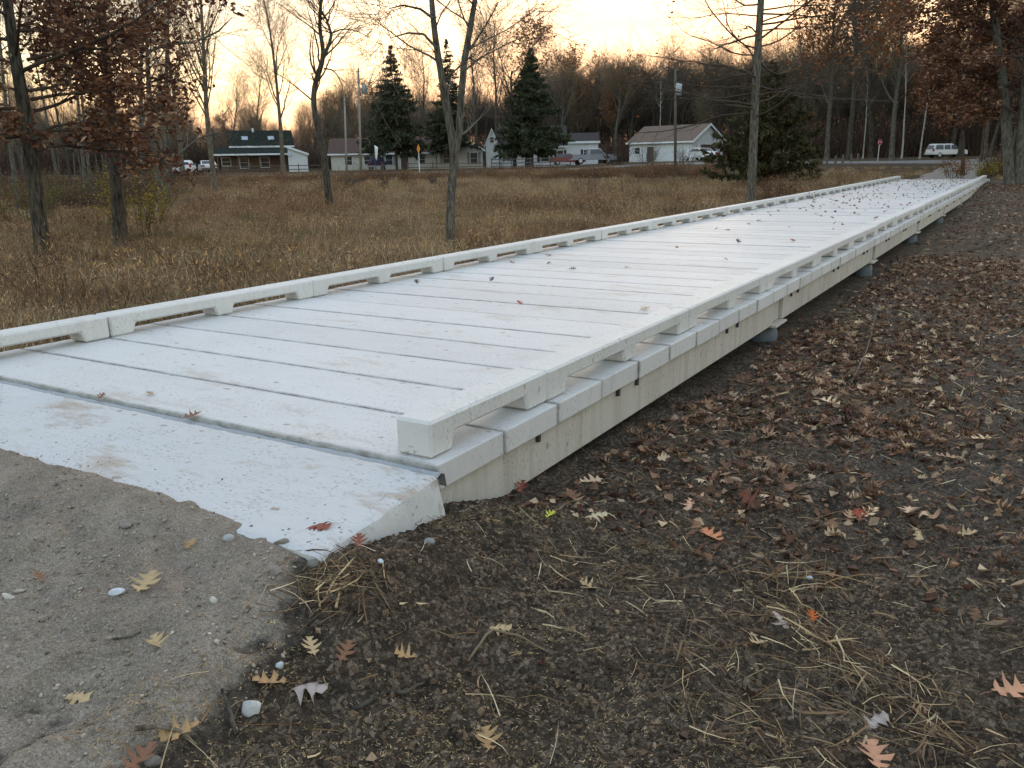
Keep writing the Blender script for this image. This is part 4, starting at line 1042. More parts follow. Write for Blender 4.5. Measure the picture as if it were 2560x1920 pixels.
# ------------------------------------------------------------------ vehicles
m_plain('car white', (.72, .73, .74, 1), .25, .6, .04, 1, 0); m_plain('car blue', (.015, .03, .09, 1), .25, .6, .06, 1, 0); m_plain('car grey', (.22, .23, .26, 1), .28, .6, .05, 1, 0)
m_plain('tyre', (.018, .018, .018, 1), .85, .2, .1, 6, 0); m_plain('tail red', (.30, .02, .02, 1), .25, .5, .1, 4, 0); m_plain('bumper', (.10, .10, .105, 1), .5, .4, .1, 4, 0); m_plain('rim', (.45, .46, .48, 1), .3, .6, .1, 4, 0)
m_plain('car red', (.22, .03, .03, 1), .28, .6, .06, 1, 0)
def profile_body(o, prof, hw, mat, tum=.14, zb=.95):
    """side profile (x along the car, z up) swept across, tumblehome above the belt line"""
    bm = bmesh.new(); cols = []
    for ys in (-1, -.82, .82, 1):
        col = []
        for x, z in prof:
            w = hw - (tum * max(0, (z - zb) / .8) if z > zb else 0)
            e = abs(ys) == 1
            col.append(bm.verts.new((x * (1 if not e else .985), ys * w * (1 if not e else 1.0), z if not e else zb + (z - zb) * (.93 if z > zb else .985))))
        cols.append(col)
    n = len(prof)
    for a, b_ in zip(cols, cols[1:]):
        for i in range(n): bm.faces.new((a[i], a[(i + 1) % n], b_[(i + 1) % n], b_[i]))
    bm.faces.new(cols[0][::-1]); bm.faces.new(cols[-1])
    bmesh.ops.recalc_face_normals(bm, faces=bm.faces)
    me = bpy.data.meshes.new('body'); bm.to_mesh(me); bm.free(); me.materials.append(MT[mat])
    return link('body', me, o)
def wheels(o, xs, hw, r=.36):
    for x in xs:
        for s in (-1, 1):
            w = thing_part(o, 'wheel', x, s, hw, r)
def thing_part(o, name, x, s, hw, r):
    mb = MB(); mb.tubes(np.array([(x, s * (hw - .22), r), (x, s * (hw - .2), r), (x, s * (hw - .02), r), (x, s * (hw + .005), r)]), np.array([r * .8, r, r, r * .8]), 18, cap=True)
    w = mb.obj(name, MT['tyre'], o, smooth=False)
    mb = MB(); mb.tubes(np.array([(x, s * (hw + .006), r), (x, s * (hw + .018), r)]), np.array([r * .62, r * .5]), 12, cap=True); mb.obj('rim', MT['rim'], w); return w
def vehicle(name, label, cat, px, dist, turn, build, base_dz=0.0):
    p = at(px, 350, dist); z = Hs(p[0], p[1]) + base_dz
    az = math.atan2(p[0] - CAM[0], p[1] - CAM[1])
    o = thing(name, label, cat, (p[0], p[1], z), -az + turn); build(o); return o
def pane(o, pts, mat='dark glass', name='window'):
    """thin glazed panel through four or more coplanar points, pushed out along its normal"""
    P = np.array(pts, float); n = np.cross(P[1] - P[0], P[2] - P[0]); n /= np.linalg.norm(n); k = len(P)
    V = np.concatenate([P + n * .012, P - n * .02]); mb = MB()
    mb.add(V, [(i, (i + 1) % k, k + (i + 1) % k, k + i) for i in range(k)])
    tri = [(0, i, i + 1) for i in range(1, k - 1)] + [(k, k + i + 1, k + i) for i in range(1, k - 1)]
    mb.f[3].append(np.array(tri)); mb.mi[3].append(np.zeros(len(tri))); return mb.obj(name, MT[mat], o)
def suv(mat, L=5.3, hw=.98, h=1.92):
    def f(o):
        a = L / 2
        prof = [(-a, .45), (-a - .03, .75), (-a + .02, 1.08), (-a + .28, h - .12), (-a + .55, h), (a - 2.5, h), (a - 2.2, h - .06), (a - 1.45, 1.18), (a - .25, 1.05), (a - .02, .85), (a, .45)]
        profile_body(o, prof, hw, mat, .17, 1.08)
        for s in (-1, 1):
            y1 = s * (hw - .01); y2 = s * (hw - .15)
            for x0_, x1_, k0, k1 in ((-a + .42, -a + 1.55, .05, 0), (-a + 1.68, -a + 2.6, 0, 0), (-a + 2.72, a - 1.85, 0, .38)):
                pane(o, [(x0_ - k0, y1, 1.15), (x1_ + k1 * .9, y1, 1.15), (x1_ - k1 * .1, y2, h - .17), (x0_ + .04, y2, h - .17)][::s])
            MB().box(-a - .01, -a + .16, min(s * hw, s * (hw - .17)) - (.015 if s < 0 else 0), max(s * hw, s * (hw - .17)) + (.015 if s > 0 else 0), .88, 1.28).obj('tail_light', MT['tail red'], o)
            MB().box(a - .2, a + .02, min(s * .5, s * .9), max(s * .5, s * .9), .76, .95).obj('headlight', MT['sky glass'], o)
            MB().box(-a + 2.55, a - 1.25, min(s * (hw + .01), s * (hw + .22)), max(s * (hw + .01), s * (hw + .22)), 1.16, 1.34).obj('mirror', MT['bumper'], o) if False else MB().box(a - 1.95, a - 1.75, min(s * (hw + .0), s * (hw + .22)), max(s * (hw + .0), s * (hw + .22)), 1.14, 1.32).obj('mirror', MT['bumper'], o)
            MB().box(-a + .7, a - 2.6, s * (hw - .30) - .03, s * (hw - .30) + .03, h + .01, h + .06).obj('roof_rail', MT['bumper'], o)
        pane(o, [(-a + .035, -hw + .16, 1.17), (-a + .035, hw - .16, 1.17), (-a + .245, hw - .25, h - .2), (-a + .245, -hw + .25, h - .2)], 'dark glass', 'rear_window')
        pane(o, [(a - 1.5, -hw + .2, 1.22), (a - 2.17, -hw + .28, h - .1), (a - 2.17, hw - .28, h - .1), (a - 1.5, hw - .2, 1.22)][::-1], 'dark glass', 'windscreen')
        o2 = MB().box(-a - .12, -a + .05, -hw + .02, hw - .02, .42, .66).obj('bumper', MT['rim'], o); bev(o2, .04)
        MB().box(-a - .05, -a - .02, -.26, .26, .82, .95).obj('number_plate', MT['trim white'], o)
        wheels(o, (-a + 1.05, a - 1.05), hw, .4)
    return f
def pickup(mat, L=5.5, hw=.97):
    def f(o):
        a = L / 2
        profile_body(o, [(-a, .5), (-a - .02, 1.1), (-a + 1.95, 1.12), (-a + 2.05, 1.78), (-a + 2.25, 1.84), (a - 2.1, 1.84), (a - 1.9, 1.78), (a - 1.3, 1.16), (a - .2, 1.08), (a, .8), (a, .45)], hw, mat, .17, 1.1)
        for s in (-1, 1):
            pane(o, [(-a + 2.25, s * (hw - .01), 1.17), (a - 1.65, s * (hw - .01), 1.17), (a - 2.1, s * (hw - .14), 1.7), (-a + 2.3, s * (hw - .14), 1.7)][::s])
            MB().box(-a - .03, -a + .1, min(s * hw, s * (hw - .16)), max(s * hw, s * (hw - .16)), .75, 1.08).obj('tail_light', MT['tail red'], o)
        pane(o, [(-a + 2.03, -hw + .2, 1.2), (-a + 2.03, hw - .2, 1.2), (-a + 2.06, hw - .28, 1.72), (-a + 2.06, -hw + .28, 1.72)], 'dark glass', 'rear_window')
        o2 = MB().box(-a - .14, -a + .04, -hw + .03, hw - .03, .45, .62).obj('bumper', MT['rim'], o); bev(o2, .04)
        MB().box(-a + .15, -a + 1.85, -hw + .14, hw - .14, 1.121, 1.14).obj('load_bed', MT['bumper'], o)
        wheels(o, (-a + 1.1, a - 1.0), hw, .39)
    return f
def sedan(mat, L=4.6, hw=.9):
    def f(o):
        a = L / 2
        profile_body(o, [(-a, .4), (-a - .02, .8), (-a + .15, 1.0), (-a + .75, 1.03), (-a + 1.3, 1.42), (-a + 2.6, 1.46), (a - 1.2, 1.0), (a - .2, .88), (a, .65), (a, .35)], hw, mat, .22, .95)
        for s in (-1, 1):
            pane(o, [(-a + 1.0, s * (hw - .02), 1.04), (a - 1.45, s * (hw - .02), 1.04), (-a + 2.5, s * (hw - .14), 1.38), (-a + 1.4, s * (hw - .14), 1.36)][::s])
            MB().box(-a - .03, -a + .12, min(s * hw, s * (hw - .32)), max(s * hw, s * (hw - .32)), .72, .92).obj('tail_light', MT['tail red'], o)
        pane(o, [(-a + .80, -hw + .16, 1.07), (-a + .80, hw - .16, 1.07), (-a + 1.24, hw - .24, 1.39), (-a + 1.24, -hw + .24, 1.39)], 'dark glass', 'rear_window')
        o2 = MB().box(-a - .08, -a + .06, -hw + .03, hw - .03, .35, .6).obj('bumper', MT['bumper'], o); bev(o2, .03)
        wheels(o, (-a + .95, a - .95), hw, .33)
    return f
HP = math.pi / 2
vehicle('parked_van', 'white estate van parked by the wood behind the far end of the boardwalk', 'van', 2042, 108, HP - .98, suv('car white'), .0).scale = (.78,) * 3
vehicle('parked_car', 'white car seen from behind at the far left of the field', 'car', 397, 100, HP - .12, suv('car white', 4.7, .95, 1.62), .1)
vehicle('parked_car', 'small white car half hidden left of the dark green roof', 'car', 447, 112, HP + .1, sedan('car white'), .2)
vehicle('pickup_truck', 'grey pickup parked in front of the plain white wing', 'pickup', 1281, 108, .15, pickup('car grey'), .25)
vehicle('parked_car', 'low red and pale car behind the rail fence', 'car', 1226, 113, .1, sedan('car red'), .2)
vehicle('blue_truck', 'dark blue pickup beside the cream house', 'pickup', 814, 118, HP - .12, pickup('car blue', 5.0, .92), .0)
vehicle('parked_car', 'white car in front of the garage gable', 'car', 1510, 104, HP + .6, sedan('car white'), .2)

# ------------------------------------------------------------------ fences, sign, posts
def fence(label, pts, step, h, rails_, r=.06, mat='timber', name='rail_fence'):
    o = thing(name, label, 'fence', (pts[0][0], pts[0][1], Hs(pts[0][0], pts[0][1])))
    b0 = np.array(o.location); prev = None
    P = []
    for a, c_ in zip(pts, pts[1:]):
        n = max(1, int(round(np.linalg.norm(np.array(c_) - np.array(a)) / step)))
        for k in range(n): P.append(np.array(a) * (1 - k / n) + np.array(c_) * k / n)
    P.append(np.array(pts[-1]))
    Q = [np.array([q[0], q[1], Hs(q[0], q[1])]) - b0 for q in P]
    for q in Q:
        mb = MB(); mb.tubes(np.array([q + (0, 0, -.3), q + (0, 0, h + .12)]), np.array([r, r * .9]), 6, cap=True); mb.obj('post', MT[mat], o)
    for q, q2 in zip(Q, Q[1:]):
        for zf in rails_:
            mb = MB(); mb.tubes(np.array([q + (0, 0, h * zf), q2 + (0, 0, h * zf)]), np.array([.05, .05]), 5, cap=True); mb.obj('rail', MT[mat], o)
    return o
fence('weathered three-rail fence in front of the white gabled house', [at(1062, 360, 103)[:2], at(1232, 355, 103)[:2]], 2.2, 1.25, (.3, .62, .95))
fence('low two-rail fence in front of the cream house wing', [at(880, 362, 105)[:2], at(1045, 360, 104)[:2]], 3.0, .95, (.45, .9))
fence('low rail fence across the front of the green roofed house', [at(480, 366, 108)[:2], at(700, 366, 106)[:2]], 3.0, .95, (.5, .95))
for i, px in enumerate((1786, 1804, 1820, 1838, 1852)):
    d_ = 86 + 2.2 * i; p = at(px, 355, d_); z = Hs(p[0], p[1])
    mb = MB(); mb.tubes(np.array([(0, 0, -.2), (0, 0, .74 + z * 0), (0, 0, .84)]), np.array([.115, .11, .09]), 10, cap=True)
    o = mb.obj('bollard', MT['timber'], None, loc=(p[0], p[1], z))
    tag(o, ['first', 'second', 'third', 'fourth', 'last'][i] + ' short wooden bollard along the road, counting from the cedar', 'bollard', 'wooden bollards beside the road')
# stop sign
p = at(1895, 355, 97); z = Hs(p[0], p[1]); az = math.atan2(p[0] - CAM[0], p[1] - CAM[1])
o = thing('stop_sign', 'small red octagonal stop sign on a white post at the roadside', 'sign', (p[0], p[1], z), -az + .75, scale=.68)
mb = MB(); mb.tubes(np.array([(0, 0, -.3), (.10, 0, 2.95)]), np.array([.045, .045]), 8, cap=True); mb.obj('post', MT['trim white'], o)
m_plain('sign red', (.42, .02, .03, 1), .45, .4, .06, 4, 0)
def octa(r): return [(r * math.cos(math.pi / 8 + i * math.pi / 4) + .09, 2.72 + r * math.sin(math.pi / 8 + i * math.pi / 4)) for i in range(8)]
pl = MB().prism(octa(.42), 'y', -.075, -.05).obj('plate', MT['sign red'], o)
mb = MB(); q0 = octa(.40); q1 = octa(.37); mb.add([(x, -.0785, z_) for x, z_ in q0] + [(x, -.0785, z_) for x, z_ in q1], [(i, (i + 1) % 8, 8 + (i + 1) % 8, 8 + i) for i in range(8)]); mb.obj('border', MT['trim white'], pl)
cu = bpy.data.curves.new('lettering', 'FONT'); cu.body = 'STOP'; cu.size = .30; cu.align_x = 'CENTER'; cu.align_y = 'CENTER'; cu.materials.append(MT['trim white'])
tmp = bpy.data.objects.new('lettering', cu); COL.objects.link(tmp)
me = bpy.data.meshes.new_from_object(tmp.evaluated_get(bpy.context.evaluated_depsgraph_get())); bpy.data.objects.remove(tmp); bpy.data.curves.remove(cu)
tx = link('lettering', me, pl, (.09, -.080, 2.72)); tx.rotation_euler = (HP, 0, 0)
# orange topped marker and white flag by the cream house
m_plain('marker orange', (.62, .24, .04, 1), .5, .4, .08, 6, 0)
p = at(906, 362, 98); z = Hs(p[0], p[1])
o = thing('marker_post', 'thin white marker post with an orange diamond head in front of the cream house', 'marker', (p[0], p[1], z), .35)
mb = MB(); mb.tubes(np.array([(0, 0, -.2), (0, 0, 3.0)]), np.array([.05, .04]), 8, cap=True); mb.obj('post', MT['trim white'], o)
MB().prism([(-.20, 2.55), (0, 2.05), (.20, 2.55), (0, 3.15)], 'y', -.07, -.045).obj('plate', MT['marker orange'], o)
p = at(811, 360, 104); z = Hs(p[0], p[1])
o = thing('flag', 'narrow white flag on a short staff beside the blue pickup', 'flag', (p[0], p[1], z), .3)
mb = MB(); mb.tubes(np.array([(0, 0, -.2), (0, 0, 3.2)]), np.array([.03, .025]), 6, cap=True); mb.obj('staff', MT['timber'], o)
xs = np.linspace(0, 1, 6); V = [(.02 + .45 * a * (1 - .5 * k), .05 * math.sin(a * 6 + k), 3.1 - 1.5 * k - .25 * a) for k in np.linspace(0, 1, 6) for a in xs]
mb = MB(); mb.add(V, [(r * 6 + c_, r * 6 + c_ + 1, r * 6 + c_ + 7, r * 6 + c_ + 6) for r in range(5) for c_ in range(5)])
fl = mb.obj('cloth', MT['trim white'], o, smooth=True); md = fl.modifiers.new('thickness', 'SOLIDIFY'); md.thickness = .006
# ------------------------------------------------------------------ dry field vegetation (instanced stuff)
def blades(mb, base, d, L, w, cols, rg, seg=2, bend=.35):
    """tapering bent blades: arrays of foot points, directions, lengths, widths"""
    n = len(base); up = np.array([0, 0, 1.0])
    side = nrm(np.cross(d, rg.normal(size=(n, 3)))) * w[:, None] * .5
    bd = rg.normal(0, bend, (n, 3)); bd[:, 2] = -np.abs(bd[:, 2]) * .5
    P = [base]; dd = d
    for s in range(seg):
        dd = nrm(dd + bd * (s + .5) / seg); P.append(P[-1] + dd * (L / seg)[:, None])
    V = []; 
    for s in range(seg): V += [P[s] - side * (1 - .45 * s / seg), P[s] + side * (1 - .45 * s / seg)]
    V.append(P[-1]); k = len(V); V = np.stack(V, 1)
    o = (np.arange(n) * k)[:, None]
    q = np.concatenate([o + np.array([[2 * s, 2 * s + 1, 2 * s + 3, 2 * s + 2]]) for s in range(seg - 1)]) if seg > 1 else None
    t = o + np.array([[2 * seg - 2, 2 * seg - 1, 2 * seg]])
    b0 = mb.n; C = np.repeat(cols, k, 0)
    mb.add(V.reshape(-1, 3), t, C)
    if q is not None: mb.f[4].append(q + b0); mb.mi[4].append(np.zeros(len(q)))
    return np.stack(P, 1)
DRY = [(122, 107, 86), (100, 87, 69), (146, 129, 104), (84, 73, 60), (176, 159, 130), (106, 101, 68), (96, 79, 65)]
DW = [4, 4, 3, 3, 1.2, 1.6, 3]
def tuft(seed, n, rad, h0, h1, wd, cols=DRY, w=DW, heads=.25, side=.5):
    rg = np.random.default_rng(seed); mb = MB()
    a = rg.uniform(0, 6.28, n); r = rad * np.sqrt(rg.random(n)); base = np.stack([r * np.cos(a), r * np.sin(a), np.full(n, -.04)], 1)
    d = nrm(np.stack([rg.normal(0, .28, n), rg.normal(0, .28, n), np.ones(n)], 1))
    L = rg.uniform(h0, h1, n); C = pal(rg, n, cols, w)
    P = blades(mb, base, d, L, wd * rg.uniform(.6, 1.3, n), C, rg, 2, .3)
    m = int(n * side)                       # side leaves and broken stalks
    i = rg.integers(0, n, m); t = rg.uniform(.3, 1, m)[:, None]
    p = P[i, 1] * (1 - t) + P[i, 2] * t
    blades(mb, p, nrm(rg.normal(size=(m, 3)) + np.array([0, 0, .1])), rg.uniform(.05, .16, m), wd * rg.uniform(.6, 1.3, m), pal(rg, m, cols, w), rg, 1, .2)
    m = int(n * heads); i = rg.integers(0, n, m)   # seed heads
    blades(mb, P[i, 2] - (0, 0, .03), nrm(rg.normal(0, .5, (m, 3)) + np.array([0, 0, 1])), rg.uniform(.05, .11, m), wd * rg.uniform(1, 1.9, m), pal(rg, m, [(150, 122, 86), (118, 90, 66), (96, 70, 52)]), rg, 1, .1)
    return mb.mesh('dry_tuft', MT['dry grass mat'])
TU = [tuft(101, 270, .62, .16, .48, .0075), tuft(102, 300, .62, .12, .36, .0075), tuft(103, 190, .55, .25, .72, .0075, heads=.5),
      tuft(104, 260, .6, .10, .30, .0075, [(112, 104, 54), (96, 92, 50), (130, 112, 70), (86, 70, 46)], [3, 3, 2, 2], .1),
      tuft(105, 240, .6, .2, .55, .0075, [(108, 84, 66), (88, 68, 54), (126, 102, 80), (74, 58, 48)], [3, 3, 2, 2], .4)]
TU.append(tuft(106, 34, .5, .5, 1.15, .012, [(74, 58, 46), (62, 48, 40), (92, 72, 56)], None, .9, 2.0))
TU.append(tuft(107, 200, .6, .10, .3, .0075, [(84, 68, 54), (70, 55, 45), (100, 84, 66)], None, .1))
rg = np.random.default_rng(5)
def field_pts(n, az0, az1, d0, d1, ok):
    d_ = np.sqrt(rg.uniform(d0 ** 2, d1 ** 2, n)); a = np.radians(rg.uniform(az0, az1, n))
    x = CAM[0] + d_ * np.sin(a); y = CAM[1] + d_ * np.cos(a); m = ok(x, y); return x[m], y[m], d_[m]
onwalk = lambda x, y: (x > -4.95) & (x < .35) & (y > -1.2) & (y < 51)
onpath = lambda x, y: (np.abs(x + 2.6) < 2.6) & (y > 48) & (y < 101)
def okf(x, y): return (x < -5.3) & ~onwalk(x, y) & ~onpath(x, y)
X1, Y1, D1 = field_pts(11000, -84, 2, 5, 34, okf)
X2, Y2, D2 = field_pts(12500, -72, 6, 34, 84, lambda x, y: okf(x, y) | ((y > 54) & ~onpath(x, y)))
x = np.r_[X1, X2]; y = np.r_[Y1, Y2]; dd = np.r_[D1, D2]
pn = fbm(x * .12, y * .12, 71, 3); pn2 = fbm(x * .4, y * .4, 72, 3)
keep = rg.random(len(x)) < np.clip(.85 + 2.2 * pn2, .2, 1); x, y, dd, pn, pn2 = x[keep], y[keep], dd[keep], pn[keep], pn2[keep]
pk = np.where(pn > .10, 3, np.where(pn < -.10, 4, rg.integers(0, 2, len(x)))); pk = np.where(rg.random(len(x)) < .12, 2, pk)
pk = np.where(rg.random(len(x)) < .35, rg.integers(0, 5, len(x)), pk)
pn3 = fbm(x * .22, y * .22, 73, 3); pk = np.where((rg.random(len(x)) < .5) & (pn3 > .08), 6, pk); pk = np.where(rg.random(len(x)) < np.where(pn3 < -.05, .12, .03), 5, pk)
far = (y > 54) & (x > -34)
sc = rg.uniform(.55, 1.0, len(x)) * (1 + .9 * pn2 - .7 * pn3) * np.where(far, .42, 1) * np.interp(dd, [5, 12, 40], [.85, 1, 1.15])
n = len(x)
instancer('dry_grass', np.stack([x, y, H(x, y)], 1), np.stack([rg.normal(0, .06, n), rg.normal(0, .06, n), rg.uniform(0, 6.28, n)], 1), sc, TU, pk, 'dead brown grass and weeds covering the field')
# tall dark weeds along the far edge of the field and undergrowth in the wood
BR = [tuft(111, 150, 1.1, .6, 1.5, .022, [(78, 58, 44), (64, 46, 36), (92, 70, 52), (60, 44, 40)], None, .5, .9), tuft(112, 130, 1.1, .5, 1.2, .022, [(94, 72, 50), (74, 56, 42), (106, 88, 58)], None, .4, .9),
      tuft(113, 170, 1.5, .9, 2.6, .03, [(64, 52, 44), (52, 42, 38), (76, 64, 54)], None, .2, 1.4)]
P = []; pk = []; sc = []
def strip(n, px0, px1, d0, d1, w, s0, s1):
    for _ in range(n):
        p = at(rg.uniform(px0, px1), 365, rg.uniform(d0, d1)); 
        if onpath(p[0], p[1]): continue
        P.append((p[0], p[1], Hs(p[0], p[1]))); pk.append(rg.choice(3, p=np.array(w) / sum(w))); sc.append(rg.uniform(s0, s1))
strip(1000, -300, 1560, 73, 85, [3, 2, .1], .42, .78)
strip(1100, -400, 1800, 138, 200, [.4, 0, 4], 1.0, 2.8)
strip(800, 1700, 2600, 122, 170, [.4, .2, 4], 1.0, 3.0)
strip(160, -300, 380, 45, 90, [2, 2, 2], .5, 1.0)
strip(90, 2085, 2330, 62, 95, [1, 2, 1], .6, 1.1)
n = len(P)
instancer('undergrowth', P, np.stack([np.zeros(n), np.zeros(n), rg.uniform(0, 6.28, n)], 1), sc, BR, pk, 'dark tall weeds and undergrowth at the field edge and in the wood')

# single shrubs
def shrub(name, label, px, dist, h, rad, n, cols, leaves=0, lcols=None, seed=0, lsz=.5):
    rg = np.random.default_rng(seed); p = at(px, 380, dist); z = Hs(p[0], p[1]); o = thing(name, label, 'shrub', (p[0], p[1], z))
    a = rg.uniform(0, 6.28, n); r = rad * .35 * np.sqrt(rg.random(n)); st = np.stack([r * np.cos(a), r * np.sin(a), np.full(n, -.1)], 1); k = 6
    d = nrm(np.stack([np.cos(a) * rg.uniform(.1, .7, n), np.sin(a) * rg.uniform(.1, .7, n), np.ones(n)], 1)); L = h * rg.uniform(.6, 1.1, n); pts = [st]
    for j in range(k - 1): d = nrm(d + rg.normal(0, .12, (n, 3))); pts.append(pts[-1] + d * (L / (k - 1))[:, None])
    S0 = np.stack(pts, 1), np.linspace(.012, .004, k)[None] * np.ones((n, 1)) * (h / 1.5)
    B = grow(*S0, 6, (.3, 1), (.7, .25), h * .25, rg, 4, .15, .05, .6, .003)
    mb = MB(); mb.tubes(*S0, 4); mb.obj('stems', MT[cols], o); mb = MB(); mb.tubes(*B, 3); mb.obj('twigs', MT[cols], o)
    if leaves:
        mb = MB(); leaves_on(mb, B, leaves, rg, lsz, lcols, None, .05); mb.obj('foliage', MT['crown leaf'], o)
    return o
YL = [(140, 124, 46), (120, 110, 44), (158, 136, 60)]
shrub('yellow_shrub', 'yellow-green leafy shrub round the foot of the dark straight oak', 285, 27.5, 1.9, 1.6, 34, 'twigs dark', 1700, YL, 1, .45)
shrub('green_shrub', 'green tinged thicket left behind the leaning oak', 40, 34, 1.8, 1.8, 34, 'twigs dark', 1100, [(92, 96, 44), (110, 104, 52)], 2, .45)
shrub('green_shrub', 'low olive thicket between the two oaks further back', 150, 44, 2.0, 2.4, 40, 'twigs dark', 1000, [(96, 92, 48), (120, 108, 56)], 3, .5)
shrub('bare_shrub', 'thin bare brush round the foot of the crooked tree', 722, 47.5, 2.0, 1.3, 26, 'twigs dark', 60, [(150, 96, 72)], 4, .5)
shrub('bare_shrub', 'clump of bare upright stems in the open field', 1262, 42, 1.5, 1.2, 30, 'twigs grey', 0, None, 5)
shrub('bare_shrub', 'bare brush under the leaning tree', 455, 60, 2.2, 1.8, 30, 'twigs tan', 0, None, 6)
shrub('golden_shrub', 'rust and gold shrub at the foot of the young red oak', 2065, 58, 1.3, 1.3, 30, 'twigs dark', 800, [(150, 92, 50), (134, 108, 52), (112, 66, 44)], 7, .6)
shrub('golden_shrub', 'low yellow shrub between the young oak and the big red oak', 2132, 58, 1.2, 1.1, 26, 'twigs dark', 800, [(150, 130, 48), (130, 116, 52)], 8, .6)
shrub('green_shrub', 'green leafed shrub at the foot of the big red oak', 2206, 50, 1.7, 1.1, 24, 'twigs dark', 900, [(74, 92, 40), (104, 112, 48)], 9, .6)
shrub('bare_shrub', 'russet brush beyond the left kerb by the tall straight trunk', 1690, 37, 1.3, 1.7, 34, 'twigs dark', 500, [(112, 70, 48), (92, 60, 44)], 10, .5)
shrub('green_shrub', 'low green weed patch beside the left kerb', 1735, 30, .9, .9, 26, 'twigs dark', 700, [(84, 96, 42), (100, 104, 50)], 11, .4)
shrub('bare_shrub', 'pale bare brush in front of the brown roofed garage', 1400, 96, 2.6, 2.4, 44, 'twigs grey', 0, None, 12)
shrub('bare_shrub', 'red-brown bare brush left of the brown roofed garage', 1330, 104, 3.4, 2.4, 44, 'twigs dark', 300, [(104, 58, 46)], 13, 1.2)
shrub('bare_shrub', 'dry brush beside the dark utility pole', 1480, 88, 2.4, 2.0, 40, 'twigs grey', 0, None, 14)
# tree stumps in the field
for px, py, d_, lb, hh in ((768, 402, 62, 'dark rounded tree stump right of the crooked tree', .5), (832, 404, 62, 'small splintered stump in mid field', .5), (936, 405, 60, 'pale splintered stump left of the forked tree', .55)):
    d_ = foot_dist(px, py); hh *= d_ / 62; p = at(px, py, d_); z = Hs(p[0], p[1]); rgs = np.random.default_rng(px); k = 14; a = np.arange(k) / k * 6.283
    V = []; 
    for zz, rr in ((-.2, .36), (.05, .30), (hh * .6, .25), (hh, .24)):
        V.append(np.stack([rr * np.cos(a) * rgs.uniform(.85, 1.1, k), rr * np.sin(a) * rgs.uniform(.85, 1.1, k), zz + (rgs.uniform(-.12, .14, k) if zz == hh else 0 * a)], 1))
    V.append(np.array([[0, 0, hh * .75]])); V = np.concatenate(V); q = [(r * k + i, r * k + (i + 1) % k, (r + 1) * k + (i + 1) % k, (r + 1) * k + i) for r in range(3) for i in range(k)]
    mb = MB(); mb.add(V, q); t = [(3 * k + i, 3 * k + (i + 1) % k, 4 * k) for i in range(k)]; mb.f[3].append(np.array(t)); mb.mi[3].append(np.zeros(len(t)))
    tag(mb.obj('tree_stump', MT['bark dark'], None, loc=(p[0], p[1], z)), lb, 'stump')

# ------------------------------------------------------------------ leaf litter, straw, seed and crumbs on the soil
def ground_z(x, y): return np.maximum(H(x, y), np.where((y < -.75) & (x < 1.4), G(x, y), -9))
def gnormal(x, y, e=.03):
    return nrm(np.stack([-(ground_z(x + e, y) - ground_z(x - e, y)) / (2 * e), -(ground_z(x, y + e) - ground_z(x, y - e)) / (2 * e), np.ones(len(x))], 1))
rg = np.random.default_rng(8)
LIT = [(118, 88, 68), (97, 71, 56), (150, 119, 93), (186, 160, 130), (86, 64, 52), (132, 99, 77), (168, 142, 118), (102, 66, 54)]
LWT = [4, 4, 2.5, 1.6, 4, 3, 1.8, 1.2]
LL = [oak_leaf(1, .13, .12, .9, .1, .3, 1), oak_leaf(1, .125, .11, -1.4, .1, -.4, 2), oak_leaf(1, .11, .11, 2.0, .3, .2, 3), oak_leaf(1, .14, .11, -1.0, .2, .5, 4), oak_leaf(1, .12, .09, 2.6, -.2, -.3, 5), oak_leaf(1, .13, .12, -.5, .0, .2, 6)]
def litter_xy(n, y0, y1, x0, x1, f):
    x = rg.uniform(x0, x1, n); y = rg.uniform(y0, y1, n); m = rg.random(n) < f(x, y); return x[m], y[m]
dens = lambda x, y: np.clip(.72 + 1.9 * fbm(x * .9, y * .9, 91, 3), .04, 1) * sstep(-.1, .25, x) * (1 - (.6 - .4 * sstep(4, 12, y)) * sstep(1.3, 2.2, x - .035 * y + .8 * fbm(x, y, 92, 2)))
x1, y1 = litter_xy(2200, .9, 3.4, .0, 3.6, lambda x, y: dens(x, y) * sstep(.8, 2.2, y) * .9)
x2, y2 = litter_xy(13500, 3.0, 16, -.4, 6, dens); x3, y3 = litter_xy(11000, 14, 46, -.4, 9, lambda x, y: dens(x, y))
x4, y4 = litter_xy(160, -2, 1.5, .5, 4, lambda x, y: .25 + 0 * x)
x = np.r_[x1, x2, x3, x4]; y = np.r_[y1, y2, y3, y4]
z = H(x, y) + .012; n = len(x)
mb = MB(); scatter_shapes(mb, LL, np.stack([x, y, z], 1), nrm(gnormal(x, y) + rg.normal(0, .38, (n, 3)) * np.array([1, 1, .3])), rg.uniform(0, 6.3, n), rg.uniform(.45, .92, n) * np.interp(y, [0, 14, 46], [.9, 1, 1.2]), pal(rg, n, LIT, LWT, .3), rg.integers(0, 6, n))
fx, fy = litter_xy(16000, .4, 14, .1, 5, lambda x, y: .25 + .75 * dens(x, y)); fn = len(fx)
FR = [oak_leaf(0, .07, .06, 1.5, .3), oak_leaf(0, .05, .07, -2, .2, .5), oak_leaf(0, .09, .03, 2, .4)]
scatter_shapes(mb, FR, np.stack([fx, fy, H(fx, fy) + .006], 1), nrm(gnormal(fx, fy) + rg.normal(0, .5, (fn, 3)) * np.array([1, 1, .3])), rg.uniform(0, 6.3, fn), rg.uniform(.4, 1.1, fn), pal(rg, fn, LIT, LWT, .35), rg.integers(0, 3, fn))
kind(mb.obj('leaf_litter', MT['leaf mat'], smooth=True), 'stuff', 'carpet of fallen brown oak leaves right of the boardwalk')
